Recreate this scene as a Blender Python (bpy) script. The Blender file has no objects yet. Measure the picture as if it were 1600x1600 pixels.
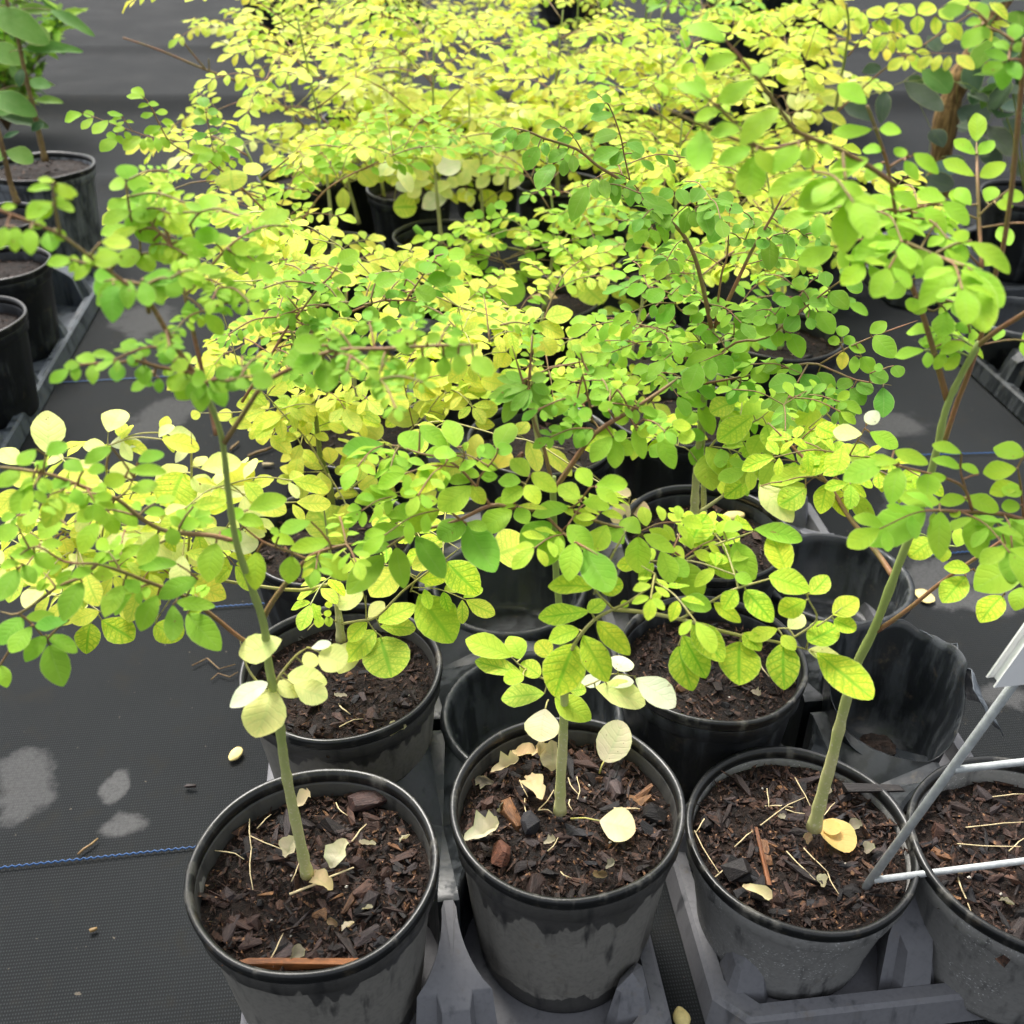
import bpy, bmesh, math, random
from mathutils import Vector, Matrix, noise
R = math.radians
random.seed(7)
scene = bpy.context.scene
COL = scene.collection

# ---------------------------------------------------------------- camera, sky, sun, exposure
CAM = Vector((0, 0, 0.73)); PITCH = R(34.0)
cam_data = bpy.data.cameras.new("camera"); cam = bpy.data.objects.new("camera", cam_data); COL.objects.link(cam)
cam.location = CAM; cam.rotation_euler = (R(90) - PITCH, 0, 0)
cam_data.sensor_width = 36; cam_data.lens = 36; cam_data.clip_start = 0.02; cam_data.clip_end = 300
cam_data.dof.use_dof = True; cam_data.dof.focus_distance = 0.74; cam_data.dof.aperture_fstop = 11.0
scene.camera = cam
SUN_EL, SUN_AZ = R(58), R(-25)
world = bpy.data.worlds.new("World"); scene.world = world; world.use_nodes = True
wn = world.node_tree.nodes; wl = world.node_tree.links
sky = wn.new("ShaderNodeTexSky"); sky.sky_type = 'NISHITA'; sky.sun_disc = False
sky.sun_elevation = SUN_EL; sky.sun_rotation = SUN_AZ; sky.air_density = 1.0; sky.dust_density = 6.0; sky.ozone_density = 0.6
bg = wn["Background"]; bg.inputs[1].default_value = 0.15
hs = wn.new("ShaderNodeHueSaturation"); hs.inputs["Saturation"].default_value = 0.35      # grey overcast
wl.new(sky.outputs[0], hs.inputs["Color"]); wl.new(hs.outputs[0], bg.inputs[0])
sun_d = bpy.data.lights.new("sun", 'SUN'); sun_d.energy = 1.5; sun_d.angle = R(18); sun_d.color = (1, 0.96, 0.9)
sun = bpy.data.objects.new("sun", sun_d); COL.objects.link(sun)
sdir = Vector((math.sin(SUN_AZ) * math.cos(SUN_EL), math.cos(SUN_AZ) * math.cos(SUN_EL), math.sin(SUN_EL)))
sun.rotation_euler = sdir.to_track_quat('Z', 'Y').to_euler()
vs = scene.view_settings
vs.view_transform = 'Standard'; vs.look = 'None'; vs.gamma = 1.0; vs.use_curve_mapping = False; vs.exposure = 1.22
scene.cycles.max_bounces = 8; scene.cycles.transparent_max_bounces = 8
scene.cycles.use_denoising = True

# ---------------------------------------------------------------- helpers
S_, C_ = math.sin(PITCH), math.cos(PITCH)
FWD, RGT, DWN = Vector((0, C_, -S_)), Vector((1, 0, 0)), Vector((0, -S_, -C_))
REG = dict(F=(0, 0, 1), R1=(0, 0, 2.963), R2=(530, 0, 2.963), R3=(1060, 0, 2.963), R4=(0, 530, 2.963), R5=(530, 530, 2.963), R6=(1060, 530, 2.963),
           Q1=(0, 1060, 2.963), Q2=(530, 1060, 2.963), Q3=(1060, 1060, 2.963), C1=(0, 0, 3.81), C2=(100, 0, 4.21), C3=(1040, 0, 4.444),
           C4=(1280, 180, 4.21), C5=(440, 300, 3.077), C6=(860, 440, 2.963), C7=(300, 580, 4.0), T7=(1300, 0, 5.333))


def ray(px, py):
    return FWD + RGT * ((px - 800) / 1600) + DWN * ((py - 800) / 1600)


def at(px, py, Y):                       # point on the sight line at world distance Y
    d = ray(px, py)
    return CAM + d * (Y / d.y)


def on_z(px, py, z):                     # point on the sight line at height z
    d = ray(px, py)
    return CAM + d * ((z - CAM.z) / d.z)


def proj(p):
    q = p - CAM
    z = q.dot(FWD)
    return 800 + 1600 * q.dot(RGT) / z, 800 + 1600 * q.dot(DWN) / z


def srgb(r, g, b):
    f = lambda c: (c / 255 / 12.92) if c <= 10 else ((c / 255 + .055) / 1.055) ** 2.4
    return f(r), f(g), f(b)


def tag(o, label=None, cat=None, group=None, kind=None):
    if label: o['label'] = label
    if cat: o['category'] = cat
    if group: o['group'] = group
    if kind: o['kind'] = kind
    return o


def empty(name, loc, rz=0.0):
    o = bpy.data.objects.new(name, None); COL.objects.link(o)
    o.location = loc; o.rotation_euler = (0, 0, rz); o.empty_display_size = .02
    return o


def link(name, me, parent=None, mat=None, color=None, mtx=None):
    o = bpy.data.objects.new(name, me); COL.objects.link(o)
    if parent is not None: o.parent = parent
    if mat is not None and not me.materials: me.materials.append(mat)
    if color is not None: o.color = color
    if mtx is not None: o.matrix_basis = mtx
    return o


class MB:
    def __init__(s): s.v, s.f = [], []

    def add(s, vs_, fs):
        n = len(s.v); s.v.extend(vs_); s.f.extend([tuple(i + n for i in f) for f in fs])

    def tube(s, pts, rad, seg=6, cap=True):
        pts = [Vector(p) for p in pts]; n = len(pts)
        if not hasattr(rad, '__len__'): rad = [rad] * n
        dd = (pts[-1] - pts[0]).normalized(); up = min((Vector((.05, -1, .08)), Vector((1, .1, .05)), Vector((.1, .05, 1))), key=lambda q: abs(q.normalized().dot(dd))); vs_ = []
        for i, p in enumerate(pts):
            t = (pts[min(i + 1, n - 1)] - pts[max(i - 1, 0)])
            t = t.normalized() if t.length > 1e-9 else Vector((0, 0, 1))
            a = up.cross(t)
            if a.length < .05: a = Vector((1, 0, 0)).cross(t)
            a.normalize(); b = t.cross(a)
            for k in range(seg):
                an = 2 * math.pi * k / seg
                vs_.append(p + (a * math.cos(an) + b * math.sin(an)) * rad[i])
        fs = []
        for i in range(n - 1):
            for k in range(seg):
                fs.append((i * seg + k, i * seg + (k + 1) % seg, (i + 1) * seg + (k + 1) % seg, (i + 1) * seg + k))
        if cap:
            fs.append(tuple(range(seg - 1, -1, -1))); fs.append(tuple((n - 1) * seg + k for k in range(seg)))
        s.add(vs_, fs)

    def box(s, c, sx, sy, sz, m=None):
        vs_ = [Vector((x * sx / 2, y * sy / 2, z * sz / 2)) for x in (-1, 1) for y in (-1, 1) for z in (-1, 1)]
        if m is not None: vs_ = [m @ v for v in vs_]
        c = Vector(c)
        s.add([v + c for v in vs_], [(0, 1, 3, 2), (4, 6, 7, 5), (0, 4, 5, 1), (2, 3, 7, 6), (0, 2, 6, 4), (1, 5, 7, 3)])

    def lathe(s, prof, seg=64, wob=None, close=False):
        vs_ = []
        for (r, z) in prof:
            for k in range(seg):
                a = 2 * math.pi * k / seg
                rr, zz = (r, z) if wob is None else wob(r, z, a)
                vs_.append((rr * math.cos(a), rr * math.sin(a), zz))
        fs = []; n = len(prof)
        for i in range(n if close else n - 1):
            j = (i + 1) % n
            for k in range(seg):
                fs.append((i * seg + k, i * seg + (k + 1) % seg, j * seg + (k + 1) % seg, j * seg + k))
        s.add(vs_, fs)

    def mesh(s, name, smooth=True):
        me = bpy.data.meshes.new(name); me.from_pydata([tuple(v) for v in s.v], [], s.f); me.update()
        if smooth: me.polygons.foreach_set('use_smooth', [True] * len(me.polygons))
        return me

    def build(s, name, mat, parent=None, smooth=True, mtx=None):
        return link(name, s.mesh(name, smooth), parent, mat, None, mtx)


def flat_where_sharp(o, deg=35):
    bm = bmesh.new(); bm.from_mesh(o.data)
    bmesh.ops.recalc_face_normals(bm, faces=bm.faces)
    for e in bm.edges:
        if len(e.link_faces) == 2 and e.calc_face_angle(0) > R(deg): e.smooth = False
    bm.to_mesh(o.data); bm.free()
    return o


def bez(p, n=10):                        # smooth polyline (Catmull-Rom)
    p = [Vector(q) for q in p]
    if len(p) < 3: return [p[0].lerp(p[-1], i / n) for i in range(n + 1)]
    out = []; q = [p[0] * 2 - p[1]] + p + [p[-1] * 2 - p[-2]]
    m = max(2, n // (len(p) - 1))
    for i in range(1, len(q) - 2):
        for k in range(m):
            t = k / m; a, b, c, d = q[i - 1:i + 3]
            out.append(.5 * ((2 * b) + (c - a) * t + (2 * a - 5 * b + 4 * c - d) * t * t + (3 * b - a - 3 * c + d) * t ** 3))
    out.append(p[-1])
    return out


# ---------------------------------------------------------------- materials
class NT:
    def __init__(s, name):
        s.m = bpy.data.materials.new(name); s.m.use_nodes = True
        s.t = s.m.node_tree; s.n = s.t.nodes; s.p = s.n["Principled BSDF"]; s.out = s.n["Material Output"]

    def new(s, typ, **kw):
        n = s.n.new("ShaderNode" + typ)
        for k, v in kw.items():
            if hasattr(n, k) and k not in n.inputs: setattr(n, k, v)
            else: n.inputs[k].default_value = v
        return n

    def val(s, sock, v):
        if hasattr(v, 'node'): s.t.links.new(v, sock)
        else:
            if hasattr(sock.default_value, '__len__') and hasattr(v, '__len__') and len(v) == 3 and len(sock.default_value) == 4: v = (*v, 1)
            sock.default_value = v

    def math(s, op, a, b=0.0, c=0.0, clamp=False):
        n = s.n.new("ShaderNodeMath"); n.operation = op; n.use_clamp = clamp
        for i, v in enumerate((a, b, c)): s.val(n.inputs[i], v)
        return n.outputs[0]

    def mix(s, f, a, b, typ='MIX'):
        n = s.n.new("ShaderNodeMix"); n.data_type = 'RGBA'; n.blend_type = typ; n.clamp_factor = True
        s.val(n.inputs[0], f); s.val(n.inputs[6], a); s.val(n.inputs[7], b)
        return n.outputs[2]

    def noise(s, vec, scale, detail=4, rough=.55, dist=0.0):
        n = s.new("TexNoise"); n.inputs["Scale"].default_value = scale; n.inputs["Detail"].default_value = detail
        n.inputs["Roughness"].default_value = rough; n.inputs["Distortion"].default_value = dist
        if vec is not None: s.t.links.new(vec, n.inputs["Vector"])
        return n.outputs["Fac"]

    def ramp(s, f, a, b, lo=0.0, hi=1.0):
        n = s.n.new("ShaderNodeMapRange"); n.interpolation_type = 'SMOOTHSTEP'
        s.val(n.inputs[0], f); n.inputs[1].default_value = a; n.inputs[2].default_value = b; n.inputs[3].default_value = lo; n.inputs[4].default_value = hi
        return n.outputs[0]

    def mapping(s, vec, scale=(1, 1, 1), loc=(0, 0, 0), rot=(0, 0, 0)):
        n = s.n.new("ShaderNodeMapping"); s.t.links.new(vec, n.inputs[0])
        n.inputs[1].default_value = loc; n.inputs[2].default_value = rot; n.inputs[3].default_value = scale
        return n.outputs[0]

    def bump(s, h, strength=.3, dist=.002):
        n = s.n.new("ShaderNodeBump"); n.inputs["Strength"].default_value = strength; n.inputs["Distance"].default_value = dist
        s.t.links.new(h, n.inputs["Height"]); return n.outputs[0]

    def geo(s): return s.new("NewGeometry").outputs["Position"]
    def obj(s): return s.new("TexCoord").outputs["Object"]

    def fin(s, col=None, rough=None, nrm=None, spec=None):
        if col is not None: s.val(s.p.inputs["Base Color"], col)
        if rough is not None: s.val(s.p.inputs["Roughness"], rough)
        if nrm is not None: s.t.links.new(nrm, s.p.inputs["Normal"])
        if spec is not None: s.p.inputs["Specular IOR Level"].default_value = spec
        return s.m


def mat_leaf(joined=False):
    t = NT("joined_leaf" if joined else "leaf")
    info = t.new("ObjectInfo"); uv = t.new("UVMap").outputs[0]
    if joined: info = t.new("Attribute", attribute_name="leaf_colour")
    sep = t.new("SeparateXYZ"); t.t.links.new(uv, sep.inputs[0])
    u = t.math('ABSOLUTE', t.math('MULTIPLY', t.math('SUBTRACT', sep.outputs[0], .5), 2.0))
    v = sep.outputs[1]
    pos = t.geo()
    nz = t.noise(pos, 260, 3)
    mid = t.ramp(u, .03, .17, 1, 0)
    lat = t.math('FRACT', t.math('ADD', t.math('MULTIPLY', t.math('SUBTRACT', v, t.math('MULTIPLY', u, .22)), 6.5), t.math('MULTIPLY', nz, .55)))
    lat = t.ramp(t.math('ABSOLUTE', t.math('SUBTRACT', lat, .5)), .02, .2, 1, 0)
    vo = t.new("TexVoronoi"); vo.feature = 'DISTANCE_TO_EDGE'; vo.inputs["Scale"].default_value = 330; t.t.links.new(pos, vo.inputs["Vector"])
    net = t.ramp(vo.outputs["Distance"], .02, .22, .5, 0)
    vein = t.math('MAXIMUM', t.math('MAXIMUM', mid, t.math('MULTIPLY', lat, .75)), net)
    vein = t.math('MULTIPLY', vein, info.outputs["Alpha"])
    green = t.mix(1.0, info.outputs["Color"], (.40, .72, .45, 1), 'MULTIPLY')
    col = t.mix(vein, info.outputs["Color"], green)
    pale = t.math('MULTIPLY', t.ramp(u, .03, .09, 1, 0), t.math('SUBTRACT', 1.0, t.math('MINIMUM', t.math('MULTIPLY', info.outputs["Alpha"], 4.0), 1.0)))
    col = t.mix(t.math('MULTIPLY', pale, .16), col, (.45, .6, .22, 1))
    mott = t.noise(pos, 70, 3)
    col = t.mix(t.ramp(mott, .35, .7), col, t.mix(1.0, col, (.84, .93, .8, 1), 'MULTIPLY'))
    rnd = t.n.new("ShaderNodeObjectInfo").outputs["Random"]
    sp = t.noise(pos, 420, 2, .5)
    col = t.mix(t.math('MULTIPLY', t.ramp(sp, .70, .76), t.ramp(rnd, .45, .8)), col, (.30, .20, .06, 1))
    tipy = t.math('MULTIPLY', t.ramp(v, .2, 1.0), t.ramp(t.math('FRACT', t.math('MULTIPLY', rnd, 7.3)), .3, 1, 0, .45))
    col = t.mix(tipy, col, t.mix(1.0, col, (1.22, 1.08, .85, 1), 'MULTIPLY'))
    edge = t.ramp(u, .9, 1.0, 0, .35)
    col = t.mix(edge, col, (.62, .70, .28, 1))
    t.fin(col, t.ramp(t.noise(pos, 120), .3, .7, .5, .64), t.bump(t.math('ADD', t.math('MULTIPLY', vein, -.5), t.math('MULTIPLY', lat, -.4)), .35, .0008), .16)
    tr = t.new("BsdfTranslucent"); t.val(tr.inputs[0], t.mix(1.0, col, (1.0, 1.0, .74, 1), 'MULTIPLY'))
    ms = t.new("MixShader"); ms.inputs[0].default_value = .44
    t.t.links.new(t.p.outputs[0], ms.inputs[1]); t.t.links.new(tr.outputs[0], ms.inputs[2]); t.t.links.new(ms.outputs[0], t.out.inputs[0])
    return t.m


def mat_stem(name, c1, c2, c3, top=None):
    t = NT(name); pos = t.geo()
    sp = t.noise(pos, 420, 3); big = t.noise(pos, 38, 3)
    col = t.mix(t.ramp(big, .35, .65), c1, c2)
    col = t.mix(t.ramp(sp, .56, .70), col, c3)
    if top:
        sp_ = t.new("SeparateXYZ"); t.t.links.new(pos, sp_.inputs[0]); col = t.mix(t.ramp(sp_.outputs[2], .20, .32), col, top)
    return t.fin(col, .55, t.bump(t.noise(pos, 300), .3, .0008), .3)


def mat_bark():
    t = NT("bark"); info = t.new("ObjectInfo"); o = t.obj()
    g = t.noise(t.mapping(o, (3, 22, 12)), 1.2, 5, .65)
    n2 = t.noise(t.geo(), 300, 4)
    c = t.mix(t.ramp(g, .3, .7), t.mix(1.0, info.outputs["Color"], (.35, .33, .33, 1), 'MULTIPLY'), info.outputs["Color"])
    c = t.mix(t.ramp(n2, .5, .75), c, t.mix(1.0, c, (1.5, 1.35, 1.2, 1), 'MULTIPLY'))
    return t.fin(c, .62, t.bump(g, .6, .0015), .35)


def mat_soil():
    t = NT("soil"); p = t.geo()
    a = t.noise(p, 90, 6, .7); b = t.noise(p, 420, 4, .6); c = t.noise(p, 28, 3)
    col = t.mix(t.ramp(a, .35, .7), srgb(15, 11, 9) + (1,), srgb(42, 30, 23) + (1,))
    col = t.mix(t.ramp(b, .6, .75), col, srgb(84, 62, 46) + (1,))
    col = t.mix(t.ramp(c, .55, .75, 0, .5), col, srgb(30, 22, 18) + (1,))
    return t.fin(col, .78, t.bump(t.math('ADD', a, b), .9, .003), .25)


def mat_plastic(name, base, paler, wet=.5, speck=0.0, rough=.42, dustlo=.42, wetmarks=False):
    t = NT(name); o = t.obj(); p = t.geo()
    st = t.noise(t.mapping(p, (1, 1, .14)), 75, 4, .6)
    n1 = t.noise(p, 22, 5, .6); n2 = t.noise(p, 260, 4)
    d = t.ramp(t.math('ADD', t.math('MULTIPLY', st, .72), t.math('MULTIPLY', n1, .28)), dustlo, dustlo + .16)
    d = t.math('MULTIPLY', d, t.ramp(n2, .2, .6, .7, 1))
    col = t.mix(d, base + (1,), paler + (1,))  # streaky dust tone over the bare plastic
    brn = t.noise(p, 48, 4, .7)
    col = t.mix(t.ramp(brn, .58, .78, 0, .4), col, srgb(104, 92, 72) + (1,))
    if speck:
        s1 = t.noise(p, 520, 2, .5); s2 = t.noise(p, 30, 3)
        col = t.mix(t.math('MULTIPLY', t.ramp(s1, .62, .68), t.ramp(s2, .45, .62)), col, srgb(185, 185, 182) + (1,))
    if wetmarks:
        sp = t.new("SeparateXYZ"); t.t.links.new(o, sp.inputs[0]); z = sp.outputs[2]
        wn1 = t.noise(t.mapping(o, (1, 1, .25)), 55, 3, .5)
        low = t.ramp(t.math('SUBTRACT', z, t.math('MULTIPLY', wn1, .034)), .002, .004, 1, 0)
        high = t.ramp(t.math('ADD', z, t.math('MULTIPLY', wn1, .075)), .152, .155, 0, 1)
        wet = t.math('MULTIPLY', t.math('MAXIMUM', low, high), .8)
        col = t.mix(wet, col, base + (1,)); d = t.math('MULTIPLY', d, t.math('SUBTRACT', 1.0, wet))
    rg = t.ramp(d, 0, 1, rough, .68)
    return t.fin(col, rg, t.bump(t.math('ADD', n2, t.math('MULTIPLY', st, .6)), .14, .001), .4)


def mat_simple(name, c, rough=.5, var=.15, metal=0.0, spec=.4, scale=60):
    t = NT(name); p = t.geo(); n = t.noise(p, scale, 5)
    col = t.mix(t.ramp(n, .3, .7), tuple(x * (1 - var) for x in c) + (1,), tuple(min(1, x * (1 + var)) for x in c) + (1,))
    t.p.inputs["Metallic"].default_value = metal
    return t.fin(col, rough, t.bump(n, .15, .001), spec)


M_LEAF = mat_leaf(); M_LEAFJ = mat_leaf(True)
M_STEM = mat_stem("green_stem", srgb(180, 184, 116) + (1,), srgb(194, 190, 132) + (1,), srgb(212, 204, 164) + (1,), srgb(150, 164, 92) + (1,))
M_STEMG = mat_stem("upper_stem", srgb(120, 140, 62) + (1,), srgb(140, 138, 76) + (1,), srgb(150, 150, 90) + (1,))
M_RED = mat_stem("reddish_stalk", srgb(142, 100, 72) + (1,), srgb(126, 112, 66) + (1,), srgb(158, 122, 92) + (1,))
M_PET = mat_stem("pale_stalk", srgb(176, 170, 110) + (1,), srgb(166, 160, 84) + (1,), srgb(190, 180, 140) + (1,))
M_BROWN = mat_stem("woody_stem", srgb(112, 88, 60) + (1,), srgb(138, 116, 76) + (1,), srgb(90, 70, 50) + (1,))
M_BARK = mat_bark(); M_SOIL = mat_soil()
M_POT = mat_plastic("pot_plastic", srgb(40, 40, 40), srgb(124, 121, 114), dustlo=.34, wetmarks=True)
M_POTS = mat_plastic("pot_plastic_specked", srgb(66, 66, 66), srgb(126, 125, 122), speck=1, dustlo=.33)
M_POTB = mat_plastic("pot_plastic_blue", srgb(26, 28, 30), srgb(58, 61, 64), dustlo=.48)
M_POTG = mat_plastic("pot_plastic_grey", srgb(56, 60, 64), srgb(122, 126, 130), dustlo=.40)
M_RIM = mat_plastic("rim_plastic", srgb(26, 27, 27), srgb(86, 84, 78), rough=.3, dustlo=.52)
M_TRAY = mat_plastic("tray_plastic", srgb(76, 77, 80), srgb(112, 112, 115), rough=.42, dustlo=.30)
M_TRAYD = mat_plastic("dark_tray_plastic", srgb(32, 35, 37), srgb(52, 56, 59), rough=.32, dustlo=.44)
M_TRAYB = mat_plastic("blue_grey_tray", srgb(44, 50, 55), srgb(84, 91, 98), rough=.36, dustlo=.38)
M_FLAP = mat_plastic("film_flap", srgb(66, 72, 78), srgb(112, 118, 124), rough=.28, dustlo=.4)
M_FILM = mat_plastic("thin_film", srgb(34, 37, 40), srgb(60, 64, 68), rough=.28, dustlo=.46)
M_ZINC = mat_simple("galvanised_wire", srgb(172, 176, 176), .45, .14, .15, .5, 200)
M_WHITE = mat_simple("white_corrugated_plastic", srgb(236, 236, 233), .45, .02)
M_STRAW = mat_simple("dry_straw", srgb(206, 188, 146), .7, .15, 0, .3, 200)
M_BLUE = mat_simple("blue_thread", srgb(34, 80, 132), .5, .1)
M_TAN = mat_simple("tan_shell", srgb(214, 196, 130), .6, .15, 0, .3, 150)
M_WATER = mat_simple("standing_water", srgb(40, 44, 48), .04, .02, 0, .6)
# ---------------------------------------------------------------- ground cloth
def mat_cloth():
    t = NT("woven_cloth"); p = t.geo()
    rot = t.mapping(p, (1, 1, 1), (0, 0, 0), (0, 0, R(-6.5)))
    wa = t.new("TexWave"); wa.bands_direction = 'X'; wa.inputs["Scale"].default_value = 145; wa.inputs["Distortion"].default_value = .8; wa.inputs["Detail Scale"].default_value = 40; t.t.links.new(rot, wa.inputs[0])
    wb = t.new("TexWave"); wb.bands_direction = 'Y'; wb.inputs["Scale"].default_value = 105; wb.inputs["Distortion"].default_value = .8; wb.inputs["Detail Scale"].default_value = 40; t.t.links.new(rot, wb.inputs[0])
    weave = t.math('MULTIPLY', wa.outputs["Fac"], wb.outputs["Fac"])
    n1 = t.noise(p, 5, 6, .6); n2 = t.noise(p, 26, 6, .65); n3 = t.noise(p, 330, 3)
    col = t.mix(t.ramp(n1, .3, .7), srgb(27, 29, 30) + (1,), srgb(35, 37, 38) + (1,))
    col = t.mix(t.ramp(weave, .2, .8, 0, .45), col, srgb(64, 67, 69) + (1,))
    col = t.mix(t.ramp(n2, .52, .75, 0, .35), col, srgb(44, 43, 40) + (1,))
    far = t.math('MULTIPLY', t.ramp(n2, .55, .7, 0, .25), 1.0)
    col = t.mix(far, col, srgb(38, 37, 32) + (1,))
    paler = None  # mask of paler patches in the cloth colour, edges broken by noise
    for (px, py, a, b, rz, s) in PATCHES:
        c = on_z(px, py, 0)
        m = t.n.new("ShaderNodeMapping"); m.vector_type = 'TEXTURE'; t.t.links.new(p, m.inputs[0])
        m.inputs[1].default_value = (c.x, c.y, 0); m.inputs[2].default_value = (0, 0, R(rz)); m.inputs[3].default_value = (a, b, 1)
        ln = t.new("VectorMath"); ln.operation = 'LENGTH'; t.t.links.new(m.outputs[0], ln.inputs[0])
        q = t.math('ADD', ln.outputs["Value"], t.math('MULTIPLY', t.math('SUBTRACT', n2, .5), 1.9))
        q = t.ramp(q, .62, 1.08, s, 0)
        paler = q if paler is None else t.math('MAXIMUM', paler, q)
    paler = t.math('MULTIPLY', paler, t.ramp(n3, .15, .7, .6, 1))
    col = t.mix(paler, col, srgb(88, 88, 88) + (1,))
    spk = t.noise(p, 150, 2, .5)
    col = t.mix(t.ramp(spk, .74, .78, 0, .6), col, srgb(110, 102, 90) + (1,))
    h = t.math('ADD', t.math('MULTIPLY', weave, .8), t.math('MULTIPLY', n3, .3))
    return t.fin(col, t.ramp(n1, .3, .7, .7, .85), t.bump(h, .45, .0012), .06)


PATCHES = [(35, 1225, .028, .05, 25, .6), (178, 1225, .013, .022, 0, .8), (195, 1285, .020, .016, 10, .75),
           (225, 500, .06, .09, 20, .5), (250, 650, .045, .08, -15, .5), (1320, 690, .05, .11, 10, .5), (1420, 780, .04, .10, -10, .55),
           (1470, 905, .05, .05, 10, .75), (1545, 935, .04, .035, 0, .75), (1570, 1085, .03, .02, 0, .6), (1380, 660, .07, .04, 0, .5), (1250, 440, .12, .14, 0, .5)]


def axis(a, b, n, ext):
    mid = [a + (b - a) * i / n for i in range(n + 1)]
    return [a - e for e in reversed(ext)] + mid + [b + e for e in ext]


gx = axis(-2.2, 2.2, 44, [.5, 2, 6, 20, 60]); gy = axis(0.1, 5.2, 200, [.5, 2, 6, 20, 80])


def gz(x, y):
    z = .0022 * noise.noise((x * 2.2, y * 2.2, 0)) - .0022
    wav = .05 * noise.noise((x * .8, 0, 3))
    for (yc, h, w) in ((3.30, .05, .07), (2.53, .018, .07), (4.3, .02, .06)):
        d = (y - yc - wav - .02 * x) / w
        z += h * math.exp(-d * d) * (1.0 if d < 0 else 1.0)
    if abs(x) > 3 or y > 6 or y < 0: z = -.003
    return z


gm = MB()
gm.add([(x, y, gz(x, y)) for y in gy for x in gx], [(j * len(gx) + i, j * len(gx) + i + 1, (j + 1) * len(gx) + i + 1, (j + 1) * len(gx) + i) for j in range(len(gy) - 1) for i in range(len(gx) - 1)])
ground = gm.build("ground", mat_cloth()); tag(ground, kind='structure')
# blue marker threads woven through the cloth, 30 cm apart
YAW = R(6.5)


def thread(p0, p1, amp=.0009, per=.0058):
    m = MB(); d = (p1 - p0); L = d.length; n = int(L / (per / 4)); s = Vector((-d.y, d.x, 0)).normalized()
    pts = [p0 + d * (i / n) + s * (amp * math.sin(i * math.pi / 2)) + Vector((0, 0, .0012)) for i in range(n + 1)]
    m.tube(pts, .00085, 3)
    return m.build("blue_thread", M_BLUE, ground)


a, b = on_z(-40, 1361, 0), on_z(310, 1324, 0); thread(a, b)
a, b = on_z(300, 952, 0), on_z(470, 940, 0); thread(a, b, .0008)
a, b = on_z(70, 600, 0), on_z(330, 585, 0); thread(a, b, .0007, .008)
a, b = on_z(1430, 712, 0), on_z(1640, 706, 0); thread(a, b, .0007, .008)
a, b = on_z(1430, 870, 0), on_z(1640, 852, 0); thread(a, b, .0008)


# ---------------------------------------------------------------- carry trays
def uv2(u, v):
    return Vector((u * math.cos(YAW) - v * math.sin(YAW), u * math.sin(YAW) + v * math.cos(YAW), 0))


def edge_post(rt, mat, u, v, L, Rr, D, U, pu, pv, ed, rad, top):
    """moulded post on the tray's edge: a sloping wedge between two pots, or a small pyramid at a corner"""
    corner = (not L or not Rr) and (not D or not U)
    if corner:
        ou = [(0, .030), (0, .006), (.006, 0), (.030, 0), (.036, .008), (.030, .020), (.016, .034), (.006, .036)]
        tp = [(.007, .026), (.007, .012), (.010, .008), (.026, .008), (.029, .011), (.025, .018), (.016, .026), (.010, .029)]
        f = lambda s, t: (u + (s if not L else -s), v + (t if not D else -t))
        bot, mid, z1 = ou, tp, .050
        apex = (.017, .016, .060)
        loops = [[(*f(*p), .012) for p in bot], [(*f(*p), z1) for p in mid]]
        ap = (*f(apex[0], apex[1]), apex[2])
    else:
        alongu = not D or not U
        P_, Q_ = (pu, pv) if alongu else (pv, pu); c = Q_ / 2 - ed; sg = (1 if not D else -1) if alongu else (1 if not L else -1)
        hw = lambda t: P_ / 2 - math.sqrt(max(1e-6, rad * rad - (t - c) ** 2)) - .002
        t0 = .013; h0 = min(hw(t0), .036); ts = [t0 + (c - t0) * i / 8 for i in range(9)]
        side = [(min(hw(t), h0), t) for t in ts] + [(.0035, c + .006)]
        front = [(-h0, t0), (-.0125, t0), (-.0095, .003), (.0095, .003), (.0125, t0)]
        ol = front + [(x, t) for x, t in side] + [(-x, t) for x, t in reversed(side)][:-1]
        zt = lambda t: .058 + (top - .058) * max(0, min(1, (t - .003) / (c - .003))) ** .8
        ob = [(x * (1.16 if t <= t0 else 1.0), t - (.013 if t <= t0 + 1e-6 else 0)) for x, t in ol]
        f = (lambda s, t: (u + s, v + sg * t)) if alongu else (lambda s, t: (u + sg * t, v + s))
        loops = [[(*f(*p), .012) for p in ob], [(*f(x, t), zt(t) - .0015) for x, t in ol], [(*f(x * .95, t + (.0012 if t <= t0 else 0)), zt(t)) for x, t in ol]]
        ap = (*f(0, .030), zt(.030))
    m = MB(); n = len(loops[0])
    for q in loops: m.v.extend([Vector(p) for p in q])
    for a_ in range(len(loops) - 1):
        for k in range(n): m.f.append((a_ * n + k, a_ * n + (k + 1) % n, (a_ + 1) * n + (k + 1) % n, (a_ + 1) * n + k))
    m.v.append(Vector(ap)); ci = len(m.v) - 1; b0 = (len(loops) - 1) * n
    for k in range(n): m.f.append((b0 + k, b0 + (k + 1) % n, ci))
    return flat_where_sharp(m.build("edge_post", mat, rt), 28)


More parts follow.
